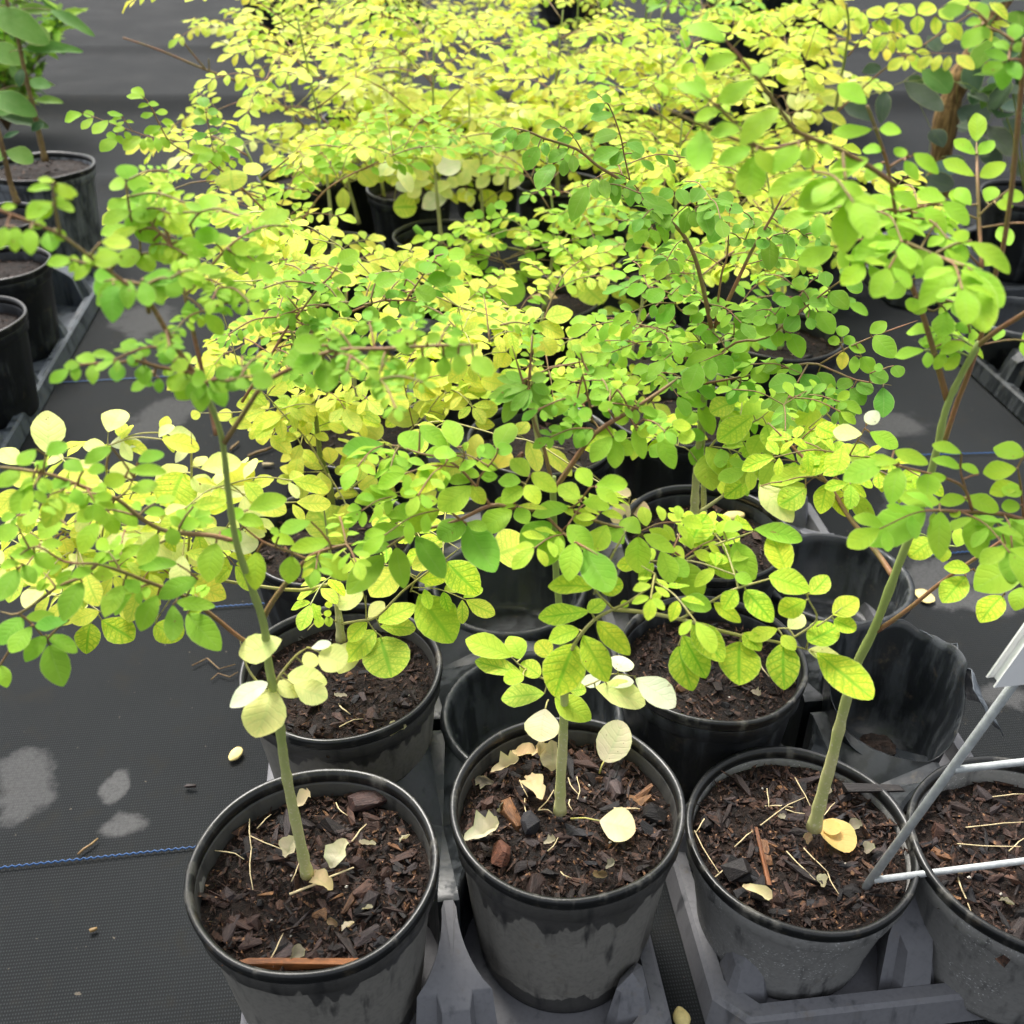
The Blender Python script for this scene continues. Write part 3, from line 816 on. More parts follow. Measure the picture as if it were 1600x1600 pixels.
class Plant:
    def __init__(s, name, label, cat, base, group=None):
        s.root = empty(name, base); tag(s.root, label, cat, group)
        s.base = Vector(base); s.inv = Matrix.Translation(-s.base)
        s.stalks = []                    # (object, samples [(px, py, point)])
        s.cur = None

    def loc(s, pts): return [Vector(p) - s.base for p in pts]

    def stem(s, reg, pts, Y0, Y1, r0, r1, mat=None, name="stem", seg=10, knots=True, nwob=.0):
        ox, oy, k = REG[reg]; n = len(pts)
        p3 = [at(ox + x / k, oy + y / k, Y0 + (Y1 - Y0) * i / (n - 1)) for i, (x, y) in enumerate(pts)]
        return s.stem3(p3, r0, r1, mat, name, seg, knots)

    def stem3(s, p3, r0, r1, mat=None, name="stem", seg=8, knots=True):
        c = bez(p3, max(12, 5 * len(p3))); n = len(c)
        rr = [r1 + (r0 - r1) * (1 - i / (n - 1)) ** 1.7 for i in range(n)]
        if knots: rr = [r * (1.14 if i % 5 == 3 else 1) * (1 + .05 * math.sin(i * 2.1)) for i, r in enumerate(rr)]
        if knots and len(rr) > 3: rr[0] *= 1.28; rr[1] *= 1.10
        m = MB(); m.tube(s.loc(c), rr, seg)
        o = m.build(name, mat or M_STEM, s.root)
        s.note(o, c); return o

    def note(s, o, c):
        sm = []
        for i in range(len(c) - 1):
            for q in range(6):
                p = Vector(c[i]).lerp(Vector(c[i + 1]), q / 6); x, y = proj(p); sm.append((x, y, p))
        x, y = proj(c[-1]); sm.append((x, y, Vector(c[-1])))
        s.stalks.append((o, sm))

    def nearest(s, px, py, stems=True):
        best = (1e9, None, None)
        for i, (o, sm) in enumerate(s.stalks):
            pen = 1.0 if o.name.startswith('leaf_stalk') else 1.6
            for (x, y, p) in sm:
                d = math.hypot(x - px, y - py) * pen
                if d < best[0]: best = (d, o, p)
        return best

    def stalk(s, reg, Y0, Y1, pts, r0=.0011, r1=.0006, mat=None):
        """a traced leaf stalk; Y0 or Y1 None = depth taken from the plant's nearest stalk"""
        ox, oy, k = REG[reg]; q = [(ox + x / k, oy + y / k) for x, y in pts]; n = len(q)
        if Y0 is None: Y0 = s.nearest(*q[0])[2].y
        if Y1 is None: Y1 = Y0
        p3 = [at(x, y, Y0 + (Y1 - Y0) * i / (n - 1)) for i, (x, y) in enumerate(q)]
        return s.stalk3(p3, r0, r1, mat)

    def stalk3(s, p3, r0=.0011, r1=.0006, mat=None, seg=5, note=True):
        c = bez(p3, 3 * max(3, len(p3))) if len(p3) > 2 else [Vector(p3[0]), Vector(p3[0]).lerp(Vector(p3[1]), .5), Vector(p3[1])]
        n = len(c)
        m = MB(); m.tube(s.loc(c), [(r0 + (r1 - r0) * i / (n - 1)) * (1 if i < n - 2 else (.7 if i == n - 2 else .35)) for i in range(n)], seg)
        o = m.build("leaf_stalk", mat or M_RED, s.root)
        s.__dict__.setdefault('pend', {})[o.name] = m
        if note: s.note(o, c)
        else: s.stalks.append((o, []))
        return o

    def leaves(s, reg, text, dy=.006, up=.72, cam_=.62):
        """traced leaflets: colour keys, then bx,by,tx,ty,w in the region's pixels"""
        ox, oy, k = REG[reg]; key = 'g'
        for tok in text.split():
            if ',' not in tok: key = tok; continue
            bx, by, tx, ty, w = [float(a) for a in tok.split(',')]
            bx, tx = ox + bx / k, ox + tx / k; by, ty = oy + by / k, oy + ty / k; w /= k
            d, o, P = s.nearest(bx, by)
            Y = P.y + rc.uniform(-dy, dy)
            B = at(bx, by, Y)
            tc = (CAM - B).normalized()
            n = (Vector((0, 0, 1)) * up + tc * cam_ + Vector((rc.gauss(0, .10), rc.gauss(0, .10), 0))).normalized()
            D = ray(tx, ty); t = (B - CAM).dot(n) / D.dot(n); T = CAM + D * t
            zc = (B - CAM).dot(FWD); flat = math.hypot(tx - bx, ty - by) * zc / 1600
            if (T - B).length > 1.9 * flat or t <= 0: T = B + (CAM + D * (zc) - B).normalized() * flat * 1.15
            ax = (T - B); L = ax.length; ax.normalize()
            X = ax.cross(n).normalized()
            a = Vector(proj(B)); e = Vector(proj(B + X * .004)) - a; dirp = Vector((tx - bx, ty - by)).normalized()
            per = abs(e.x * dirp.y - e.y * dirp.x) / .004
            W = min(w / max(per, 300), L * 1.25)
            place_leaf(o, s.inv, B, ax, X.cross(ax) if X.cross(ax).dot(n) > 0 else -X.cross(ax), L, W, key)
            if (B - P).length > .0015:
                s.twig(o, P, B)
                for ob_, sm_ in s.stalks:
                    if ob_ is o: sm_.append((bx, by, B)); break

    def twig(s, o, P, B):
        m = s.pend.get(o.name) if hasattr(s, 'pend') else None
        if m is None:
            s.pend = getattr(s, 'pend', {})
            m = MB(); m.v = [v.co.copy() for v in o.data.vertices]; m.f = [tuple(p.vertices) for p in o.data.polygons]; s.pend[o.name] = m
        mid = P.lerp(B, .5) + Vector((0, 0, .06 * (P - B).length))
        m.tube(s.loc([P, mid, B]), [.0007, .0005, .0005], 4, False); s.dirty = getattr(s, 'dirty', set()); s.dirty.add(o.name)

    def pin3(s, P0, P1, n, L, key, asp=.54, bow=.1, term=True, up=None, r=.0006, first=.22, mat=None, parent=None, droop=.14, jit=.09, two=False):
        """a pinna: stalk from P0 to P1 with n pairs of leaflets and one at the end"""
        P0, P1 = Vector(P0), Vector(P1); ln = (P1 - P0).length
        mid = P0.lerp(P1, .5) + Vector((0, 0, bow * ln))
        c = bez([P0, mid, P1], 8); N = len(c)
        if parent is None: o = s.stalk3([P0, mid, P1], r, r * .6, mat)
        else:
            o = parent; m = s.pend[o.name]; m.tube(s.loc(c), [r] * N, 4, False); s.dirty = getattr(s, 'dirty', set()); s.dirty.add(o.name)
        un = up or Vector((rc.gauss(0, .12), rc.gauss(-.42, .12), 1)).normalized()
        for i in range(n):
            t = first + (.93 - first) * i / max(1, n - 1) if n > 1 else .55
            fi = t * (N - 1); k = min(N - 2, int(fi)); p = c[k].lerp(c[k + 1], fi - k); d = (c[k + 1] - c[k]).normalized()
            X = d.cross(un).normalized(); nn = X.cross(d)
            for sd in (-1, 1):
                if rc.random() < .05: continue
                an = R(62 + rc.gauss(0, 9)); a = (d * math.cos(an) + X * (sd * math.sin(an)) + Vector((0, 0, -1)) * max(0, droop + rc.gauss(0, jit))).normalized()
                l = L * (1.0 - .12 * t) * rc.uniform(.82, 1.12)
                nv = (nn + Vector((rc.gauss(0, jit), rc.gauss(0, jit), 0))); nv = (nv - a * nv.dot(a)).normalized()
                place_leaf(o, s.inv, p + a * .0012, a, nv, l, l * asp * rc.uniform(.88, 1.12), rc.choice(key))
        if term:
            d = ((c[-1] - c[-2]).normalized() + Vector((0, 0, -.12))).normalized(); X = d.cross(un).normalized(); l = L * rc.uniform(1.1, 1.4)
            place_leaf(o, s.inv, c[-1], d, X.cross(d), l, l * asp * 1.05, rc.choice(key), 'obo')
        return o

    def pins(s, reg, text, dY=None, **kw):
        """traced pinnae: key n len bx,by,tx,ty"""
        ox, oy, k = REG[reg]; key, n, L = 'g', 4, 20
        for tok in text.split():
            if tok.count(',') == 3:
                bx, by, tx, ty = [float(a) for a in tok.split(',')]
                bx, tx = ox + bx / k, ox + tx / k; by, ty = oy + by / k, oy + ty / k
                _, o, P = s.nearest(bx, by); B = at(bx, by, P.y)
                zc = (B - CAM).dot(FWD)
                tc = (CAM - B).normalized(); nn = (Vector((0, 0, .8)) + tc * .6).normalized()
                D = ray(tx, ty); t = (B - CAM).dot(nn) / D.dot(nn); T = CAM + D * t
                flat = math.hypot(tx - bx, ty - by) * zc / 1600
                if (T - B).length > 1.8 * flat or t <= 0: T = CAM + D * zc
                up = Vector((rc.gauss(0, .10), -.50 + rc.gauss(0, .12), 1)).normalized()
                s.pin3(B, T, n, L / k * zc / 1600 * 1.08, key, up=up, **kw)
            elif tok[0] == 'n': n = int(tok[1:])
            elif tok[0] == 'L': L = float(tok[1:])
            else: key = tok

    def fill(s, text, asp=.52, dy=.012):
        """extra pinnae growing from the plant's stalks inside an ellipse of the picture: keys nPairs Llen cx,cy,rx,ry,count"""
        key, n, L = 'g', 4, 26
        for tok in text.split():
            if tok.count(',') == 4:
                cx, cy, rx, ry, cnt = [float(a) for a in tok.split(',')]
                for _ in range(int(cnt)):
                    a, q = rc.uniform(0, 6.283), rc.random() ** .5
                    mx, my = cx + rx * q * math.cos(a), cy + ry * q * math.sin(a)
                    d, o, P = s.nearest(mx, my); px, py = proj(P); Y = P.y + rc.uniform(-dy, dy)
                    ln = L * (.62 * n + .5) * rc.uniform(.8, 1.15)
                    if d < 4: an = rc.uniform(0, 6.283)
                    else: an = math.atan2(my - py, mx - px) + rc.uniform(-.5, .5)
                    B = P
                    if d > ln * .8:
                        bx, by = mx - math.cos(an) * ln * .5, my - math.sin(an) * ln * .5; B = at(bx, by, Y)
                        s.twig(o, P, B)
                        for ob_, sm_ in s.stalks:
                            if ob_ is o: sm_.append((bx, by, B)); break
                    else: bx, by = px, py
                    zz = (B - CAM).dot(FWD) / 1600; hd = Vector((math.cos(an), -math.sin(an) * 1.3, 0)).normalized()
                    T = B + hd * ln * zz * rc.uniform(.95, 1.3) + Vector((0, 0, rc.uniform(-.10, .16) * ln * zz))
                    up = Vector((rc.gauss(0, .10), -.50 + rc.gauss(0, .12), 1)).normalized()
                    s.pin3(B, T, n, L * (B - CAM).dot(FWD) / 1600 * rc.uniform(.85, 1.15), key, up=up, asp=asp, parent=o if o.name in s.pend else None, r=.0005)
            elif tok[0] == 'n' and tok[1:].isdigit(): n = int(tok[1:])
            elif tok[0] == 'L': L = float(tok[1:])
            else: key = tok

    def done(s):
        for nm in getattr(s, 'dirty', ()):
            o = bpy.data.objects[nm]; old = o.data; mat = old.materials[0]
            me = s.pend[nm].mesh("leaf_stalk"); me.materials.append(mat); o.data = me; bpy.data.meshes.remove(old)
        return cap(s)


def wild(label, base, H, nf, keys, seed, L=.012, flen=.17, lean=(0, 0), low=None, r=.0036, npin=3, pp=3, t0=.35, droop=.2, stem_mat=None, pool=None, az0=None):
    """a moringa seedling grown from its pot: stem with tripinnate fronds turned round it"""
    rng = random.Random(seed); b = Vector(base)
    p = Plant("moringa_seedling", label, "seedling", b, "moringa seedlings in the carry trays")
    top = b + Vector((lean[0], lean[1], H)); mid = b.lerp(top, .5) + Vector((rng.uniform(-.015, .015), rng.uniform(-.015, .015), 0))
    st = p.stem3([b - Vector((0, 0, .006)), mid, top], r, r * .35, stem_mat or M_STEM)
    c = bez([b, mid, top], 20)
    az = rng.uniform(0, 6.28) if az0 is None else az0
    for i in range(nf):
        t = t0 + (1 - t0) * (i + .5) / nf; q = c[min(len(c) - 1, int(t * (len(c) - 1)))]
        az += 2.4 + rng.uniform(-.35, .35); fl = flen * rng.uniform(.75, 1.15) * (1.05 - .35 * abs(t - .6)); el = R(rng.uniform(8, 38))
        d = Vector((math.cos(az) * math.cos(el), math.sin(az) * math.cos(el), math.sin(el)))
        end = q + d * fl - Vector((0, 0, droop * fl)); m_ = q.lerp(end, .5) + Vector((0, 0, .16 * fl))
        kk = keys if (low is None or t > .62) else low
        rs_ = bez([q, m_, end], 12); o = p.stalk3([q, m_, end], .0011, .0006, M_RED if t > .55 else M_PET, 4)
        side = d.cross(Vector((0, 0, 1))).normalized(); ll = L * (1.35 if (low and t <= .62) else 1.0)
        for j in range(npin):
            tt = .38 + .5 * j / max(1, npin - 1); a = rs_[int(tt * (len(rs_) - 1))]
            for sd in (-1, 1):
                pl = fl * (.42 - .22 * (tt - .38)) * rng.uniform(.8, 1.15)
                e = a + (side * sd * .85 + d * .5 + Vector((0, 0, rng.uniform(-.07, .12)))).normalized() * pl
                p.pin3(a, e, pp, ll, kk, parent=o, r=.0005)
        p.pin3(rs_[int(.86 * (len(rs_) - 1))], end + (end - m_).normalized() * fl * .22, pp, ll, kk, parent=o, r=.0005)
    return p.done()


def cap(P, limit=300):
    """keep the leaflets that show largest as objects; join the rest of a very leafy plant into one part"""
    lf = [g for c in P.root.children for g in c.children if g.name.startswith('leaf')]
    if len(lf) <= limit: return P
    dg = {}
    for g in lf:
        w = Matrix.Translation(P.base) @ g.matrix_basis; t = w.translation; a = w.col[0].xyz.cross(w.col[1].xyz)
        z = (t - CAM).dot(FWD); px, py = proj(t); vis = 1 if -60 < px < 1660 and -60 < py < 1660 else .05
        dg[g.name] = abs(a.dot((t - CAM).normalized())) / (z * z) * vis
    lf.sort(key=lambda g: -dg[g.name])
    V, F, U, K = [], [], [], []
    for g in lf[limit:]:
        n = len(V); me = g.data; V += [tuple(g.matrix_basis @ v.co) for v in me.vertices]
        ul = me.uv_layers[0].data
        for p in me.polygons:
            F.append(tuple(i + n for i in p.vertices)); U += [tuple(ul[l].uv) for l in p.loop_indices]; K += [tuple(g.color)] * len(p.vertices)
        bpy.data.objects.remove(g)
    me = bpy.data.meshes.new("foliage"); me.from_pydata(V, [], F); me.update(); me.polygons.foreach_set('use_smooth', [True] * len(F))
    ul = me.uv_layers.new(name="UVMap"); ul.data.foreach_set('uv', [x for q in U for x in q])
    at_ = me.attributes.new("leaf_colour", 'FLOAT_COLOR', 'CORNER'); at_.data.foreach_set('color', [x for q in K for x in q])
    me.materials.append(M_LEAFJ); o = link("foliage", me, P.root); tag(o, kind='stuff')
    return P
# ---------------------------------------------------------------- the seedlings of the first rows, traced
SEED = "moringa seedlings in the carry trays"


def seedling(label, key):
    x, y, z, *_ = POTS[key]
    return Plant("moringa_seedling", label, "seedling", (x, y, z), SEED), y


# --- front left seedling
P, Y = seedling('tall leaning seedling in the front left pot, white yellow bottom leaflets, green top', 'P1')
P.stem('F', [(480, 1366), (470, 1320), (455, 1250), (444, 1190), (434, 1110), (420, 1040), (412, 975), (392, 915), (370, 850), (357, 770), (351, 715), (343, 670), (324, 620), (308, 590)], Y, Y - .035, .0038, .0011, M_STEM)
P.stem('F', [(310, 594), (288, 562), (262, 520), (235, 475), (219, 462), (182, 432), (142, 402), (95, 368), (50, 348), (-10, 325)], Y - .035, Y - .06, .0014, .0007, M_RED, "leaf_stalk", 6, False)
P.stalk('F', Y - .03, Y - .04, [(351, 692), (380, 648), (412, 601), (452, 577), (520, 548), (600, 545), (680, 540), (745, 538)], .0013, .0006)
P.stalk('F', Y - .02, Y + .02, [(338, 680), (330, 640), (307, 540), (289, 462), (277, 415), (258, 350), (248, 305)], .0012, .0006)
P.stalk('R1', None, Y + .03, [(855, 1370), (930, 1290), (1050, 1150), (1170, 1060)], .0008, .0005)
P.stalk('R1', None, Y + .02, [(800, 1150), (720, 1060), (620, 1050), (590, 900), (580, 830)], .0008, .0005)
P.stalk('R1', None, Y + .04, [(770, 1080), (750, 960), (735, 880)], .0008, .0005)
P.stalk('R1', None, None, [(280, 1090), (255, 960), (245, 850)], .0007, .0004)
P.stalk('R1', None, None, [(450, 1240), (380, 1215), (320, 1198)], .0006, .0004)
P.stalk('R1', None, None, [(690, 1450), (660, 1330), (560, 1300), (480, 1300)], .001, .0006)
P.stalk('R1', None, None, [(660, 1330), (740, 1290), (790, 1290)], .0008, .0005)
# lower left fronds
P.stalk('R4', Y - .01, Y - .05, [(1225, 1440), (1120, 1390), (970, 1270), (830, 1180), (700, 1130), (560, 1075), (450, 1040)], .0014, .0008)
P.stalk('R4', None, None, [(450, 1040), (380, 1100), (260, 1150), (90, 1270), (0, 1260)], .0009, .0005)
P.stalk('R4', None, None, [(90, 1270), (150, 1320), (220, 1400)], .0006, .0004)
P.stalk('R4', None, None, [(450, 1040), (300, 1030), (170, 960), (60, 1020)], .0007, .0004)
P.stalk('R4', Y - .02, Y - .05, [(1100, 940), (980, 910), (840, 900), (740, 880), (640, 820), (540, 740), (400, 690), (300, 650), (200, 620), (60, 600), (-30, 590)], .0014, .0007)
P.stalk('R4', None, None, [(540, 740), (590, 700), (620, 640)], .0006, .0004)
P.stalk('R4', None, None, [(640, 820), (500, 790), (380, 830), (310, 860)], .0006, .0004)
P.stalk('R4', None, None, [(840, 900), (700, 960), (560, 1020), (470, 1030)], .0007, .0004)
P.stalk('R4', Y - .015, Y - .01, [(1216, 1300), (1262, 1215), (1340, 1110), (1420, 1020), (1480, 985), (1560, 960), (1640, 945)], .0017, .0007)
P.stalk('R4', None, None, [(1420, 1020), (1330, 980), (1220, 940), (1120, 860), (1085, 800)], .0008, .0004)
P.stalk('F', None, None, [(428, 1075), (440, 1052), (462, 1025), (480, 1012)], .001, .0005, M_PET)
P.stalk('F', None, None, [(428, 1075), (405, 1068), (385, 1040), (375, 1000)], .0009, .0005, M_PET)
P.leaves('R4', '''G 215,540,305,480,70 165,510,85,580,65 515,500,400,560,60 640,570,755,520,60 385,610,305,560,65 490,600,405,600,50 g 580,640,485,670,72 330,670,215,675,50
 595,610,760,610,55 600,695,725,675,60 345,690,365,755,65 525,745,405,725,62 150,670,60,795,90 q 290,700,215,860,100 g 525,760,630,850,80 480,800,540,890,75 460,780,360,840,72
 285,840,180,910,80 450,850,370,975,82 730,900,650,1045,80 690,965,545,1000,55 830,870,920,840,65 q 895,775,1040,740,62 g 790,870,810,945,70 1000,945,960,1100,112 1070,830,1120,790,55
 1090,830,1210,845,62 1150,790,1320,730,82 1020,890,1115,930,72 1190,985,1180,1145,95 1350,1005,1340,1125,92 1450,1005,1440,1135,72 1470,990,1600,1100,92 1525,940,1350,975,68 1440,845,1300,890,64
 1290,915,1260,870,34 1365,950,1260,910,56 G 915,1110,735,1180,82 820,1040,640,1045,60 815,1215,990,1240,62 870,1270,1010,1420,122 730,1185,650,1330,92 800,1230,800,1395,86 g 570,1140,490,1285,84
 G 380,1125,290,1290,100 370,1100,260,1145,48 g 440,1060,335,1090,50 430,1090,520,1090,55 580,1110,640,1165,60 560,1010,470,1005,40 G 120,1290,245,1270,52 105,1290,0,1400,92 145,1330,55,1450,82 320,1300,165,1320,60
 210,1375,120,1480,76 215,1370,350,1440,68 230,1415,280,1585,132 g 0,1510,30,1600,72 G 80,1065,0,1210,92 110,1045,160,1130,70 g 95,1040,0,1045,42 45,1000,150,985,52 75,860,0,930,82 185,950,90,920,58 190,950,285,940,46
 160,990,245,1050,68 90,605,0,685,72 175,580,220,580,34 180,650,205,700,36 190,600,170,560,40''')
P.leaves('Q1', '''c 1240,20,1065,110,85 p 1260,40,1180,255,180 1275,20,1390,66,80 1360,30,1510,90,112''')
P.leaves('R4', '''p 1305,1390,1110,1450,122 1480,1450,1600,1500,130 1400,1500,1470,1470,72 1330,1560,1510,1570,112 c 1440,1430,1530,1410,40''')
P.leaves('R1', '''g 600,830,570,765,92 595,870,685,840,90 580,860,510,855,60 590,920,505,965,56 600,910,720,920,80 600,980,480,1020,64 610,980,720,1000,80 600,1050,470,1075,60 620,1060,740,1090,90
 l 735,870,730,785,62 740,880,795,850,50 730,900,665,885,60 745,930,830,905,70 735,960,680,960,60 l 760,1000,890,980,70 770,1010,840,1080,80 750,1040,640,1010,70 780,1060,900,1040,78 h 930,980,1005,900,82 880,1040,960,1000,70 900,1090,1010,1090,78
 820,1120,960,1160,80 810,1150,760,1220,80 g 650,1180,700,1250,80 640,1160,560,1230,82 700,1130,760,1200,70 690,1170,900,1200,90 1000,1130,1050,1080,80 1060,1160,1170,1150,70 1080,1130,1060,1220,64 1120,1100,1200,1030,70 1180,1040,1330,990,80 1090,1180,1180,1220,70
 l 640,1050,520,1100,50 470,1120,600,1130,70 h 560,1190,440,1210,80 540,1200,460,1150,40
 G 560,1300,435,1335,112 600,1310,450,1395,95 525,1320,520,1470,112 600,1300,590,1405,72 660,1300,690,1415,82 700,1300,745,1390,84 720,1300,840,1355,92 660,1290,830,1285,76 520,1290,440,1270,70
 h 30,1050,-5,1140,72 70,1050,65,1148,76 140,1060,140,1165,84 230,1070,238,1165,84 255,1060,292,1110,52 180,1040,210,1050,50 5,960,70,950,34
 240,870,130,870,34 255,850,330,910,58 255,840,180,830,30 255,850,355,905,42 250,940,125,990,72 240,950,190,1000,60 260,930,340,980,44 255,910,290,950,50 200,1045,150,1030,50
 330,1200,222,1225,56 365,1212,320,1252,36 420,1225,345,1285,52 440,1230,395,1170,52 370,1205,320,1195,30''')
P.leaves('C5', '''G 200,800,220,960,115 180,790,20,800,100 190,785,60,860,92 150,760,90,700,84 220,740,400,705,84 260,780,370,790,72 240,800,310,865,74 190,740,60,730,90 g 510,775,420,795,74 535,790,570,895,82 560,765,605,735,80 680,790,680,905,78
 780,790,775,880,68 850,780,850,868,68 920,790,1010,885,84 G 940,750,765,770,72 g 640,730,570,760,74 650,690,570,700,60 700,720,760,690,56 600,700,520,720,60 850,740,800,700,50''')
P.stalk('C5', Y + .10, Y + .12, [(-190, 1010), (-60, 800), (30, 650), (90, 580), (150, 560)], .001, .0006)
P.stalk('C5', None, None, [(90, 580), (60, 540), (25, 500)], .0006, .0004)
P.stalk('C5', None, None, [(60, 620), (170, 470), (240, 400), (275, 340)], .0007, .0004)
P.stalk('C5', None, None, [(150, 560), (280, 530), (400, 540), (500, 520), (600, 520), (700, 480)], .0008, .0004)
P.stalk('C5', None, None, [(400, 540), (460, 610), (500, 620)], .0006, .0004)
P.stalk('C5', None, None, [(600, 520), (680, 400), (740, 320)], .0006, .0004)
P.leaves('C5', '''G 275,340,360,290,78 270,345,232,325,52 272,370,345,365,48 240,385,180,405,60 240,415,330,430,52 150,440,82,425,72 165,450,200,470,42 30,520,20,455,66 310,520,200,490,66 280,600,165,590,62 185,570,130,540,56 70,600,0,580,52 150,600,180,675,62
 430,510,320,530,48 450,440,545,415,74 500,510,560,465,48 490,500,450,480,46 600,420,640,370,62 720,335,690,390,72 740,310,790,270,62 640,475,740,500,78 700,430,810,400,78 780,370,860,385,62 560,560,670,570,78 520,530,565,550,42 470,600,390,580,66 470,620,570,645,62 445,625,440,672,48
 390,625,385,685,62 30,620,60,660,44 110,640,160,610,48 130,640,90,690,50 330,560,300,600,44 g 700,330,800,340,70 800,300,880,300,60 650,380,700,340,60 590,450,660,440,50''')
P.stalk('R4', Y - .035, Y - .06, [(930, 190), (870, 150), (740, 130), (640, 100), (560, 105), (450, 112), (380, 118), (320, 135)], .0009, .0004)
P.stalk('R4', None, None, [(690, 125), (660, 80), (640, 45)], .0005, .0003)
P.stalk('R4', None, None, [(720, 130), (715, 160), (690, 190)], .0005, .0003)
P.stalk('C7', Y - .04, Y - .07, [(40, 60), (90, 70), (150, 50), (220, 60), (320, 40), (390, 30)], .0010, .0006)
P.leaves('R4', '''G 320,135,235,200,52 370,122,295,115,42 355,125,350,185,48 440,108,355,75,56 430,118,430,195,58 530,80,430,62,38 540,102,475,95,28 550,112,540,195,72 640,45,560,8,62 650,75,692,50,42 605,95,640,78,34 665,120,670,202,76 590,108,640,108,36 810,95,735,100,46 735,180,738,238,46 700,150,625,160,44 690,190,610,230,44 690,195,690,220,36
 g 810,40,715,35,40 830,62,722,65,36 800,110,860,140,70 860,160,800,240,90 900,180,820,270,90 870,120,810,60,80 760,140,800,160,50''')
P.leaves('C7', '''G 70,80,55,235,120 130,70,200,200,110 100,60,230,110,100 220,60,300,100,100 90,60,0,40,96 80,70,-30,150,110 160,50,230,-20,90 300,40,340,110,90 380,35,495,80,112 370,30,440,-30,90 250,40,330,-20,90 60,60,-40,-10,90''')
P.pins('C5', 'G n4 L66 350,770,240,640 450,765,420,620 600,755,640,620 750,750,820,620 500,765,470,900 280,530,190,430 400,540,430,430 500,520,570,420 600,520,700,560 700,480,790,440 90,580,-20,600 60,620,150,680')
P.pins('R1', 'g n4 L80 855,1370,950,1450 930,1290,1040,1330 h 720,1060,640,980 1050,1150,1180,1210 790,1290,900,1250 l 820,1220,900,1140 700,1060,760,960')
P.pins('R4', 'h n3 L76 970,1270,900,1180 700,1130,610,1180 560,1075,500,980 g 840,900,900,830 640,820,720,760 400,690,440,760 200,620,150,700 h 260,1150,200,1080')
P.fill('hlg n5 L21 270,350,150,90,11 G 300,560,170,50,7 Gg 540,570,180,50,8 g 430,480,140,60,10 hl n3 L27 160,800,160,90,4 480,870,110,55,3')
P.done()

# --- front middle seedling
P, Y = seedling('slim seedling in the front middle pot, veined yellow green leaflets low on its stem', 'P2')
P.stem('F', [(875, 1268), (876, 1220), (880, 1150), (882, 1085), (880, 1020), (874, 950), (868, 880), (865, 800), (864, 745)], Y, Y + .01, .0039, .0018, M_STEM)
P.stalk('F', Y + .01, Y + .03, [(864, 770), (890, 730), (931, 676), (985, 642), (1035, 609), (1060, 590)], .0018, .0008)
P.stalk('F', Y + .01, Y + .03, [(864, 760), (850, 700), (838, 670), (826, 630), (818, 600), (800, 540)], .0013, .0006)
# left and right fronds at mid height
P.stalk('R5', Y, Y - .02, [(1000, 790), (900, 790), (800, 780), (700, 770), (560, 835), (440, 870), (330, 900), (230, 960), (190, 990)], .0014, .0007)
P.stalk('R5', None, Y + .02, [(700, 770), (640, 690), (560, 600), (480, 550), (380, 530), (290, 500), (210, 485)], .0009, .0005)
P.stalk('R5', None, None, [(560, 835), (460, 760), (360, 740), (270, 725)], .0008, .0004)
P.stalk('R5', None, None, [(640, 690), (650, 640), (720, 550), (735, 510)], .0007, .0004)
P.stalk('R5', None, None, [(560, 600), (580, 540), (570, 500)], .0006, .0004)
P.stalk('R5', None, None, [(800, 780), (850, 690), (880, 640), (890, 620)], .0006, .0004)
P.stalk('R5', Y, Y - .03, [(1000, 790), (1060, 785), (1110, 755), (1160, 690), (1190, 680)], .0007, .0004)
P.stalk('R5', Y - .005, Y - .05, [(940, 800), (1020, 880), (1080, 930), (1140, 965), (1200, 1000)], .001, .0006)
P.stalk('R5', Y - .005, Y - .01, [(1010, 760), (1160, 830), (1250, 860), (1330, 880), (1400, 905), (1490, 970), (1560, 990), (1640, 1060)], .0011, .0006)
P.stalk('R5', Y - .02, Y - .04, [(1035, 1560), (1090, 1410), (1180, 1300), (1270, 1250), (1350, 1210), (1470, 1110), (1400, 1050)], .0013, .0006, M_PET)
P.stalk('R5', None, None, [(1270, 1250), (1200, 1180), (1160, 1120), (1130, 1040)], .0007, .0005, M_PET)
P.stalk('R5', None, None, [(1180, 1180), (1260, 1010), (1330, 880)], .0008, .0005, M_PET)
P.stalk('R5', Y - .025, Y - .03, [(1270, 1250), (1420, 1265), (1600, 1300), (1750, 1345), (1900, 1380), (2020, 1400), (2180, 1440)], .0014, .0008, M_PET)
P.stalk('R6', None, None, [(0, 1300), (60, 1265), (150, 1215), (250, 1160), (420, 1110), (500, 1085)], .0009, .0005, M_PET)
P.stalk('R6', Y + .0, Y, [(40, 1020), (110, 980), (200, 940), (280, 915), (350, 888)], .0008, .0005, M_PET)
P.stalk('R6', None, None, [(520, 1390), (640, 1300), (600, 1200), (590, 1130)], .0007, .0004, M_PET)
P.stalk('R6', None, None, [(640, 1330), (700, 1290), (760, 1240)], .0006, .0004, M_PET)
P.stalk('R5', None, None, [(1030, 1600), (940, 1570), (850, 1520), (800, 1475)], .0008, .0005, M_PET)
P.stalk('R5', None, None, [(1040, 1640), (1180, 1590), (1260, 1550), (1370, 1560)], .0007, .0004, M_PET)
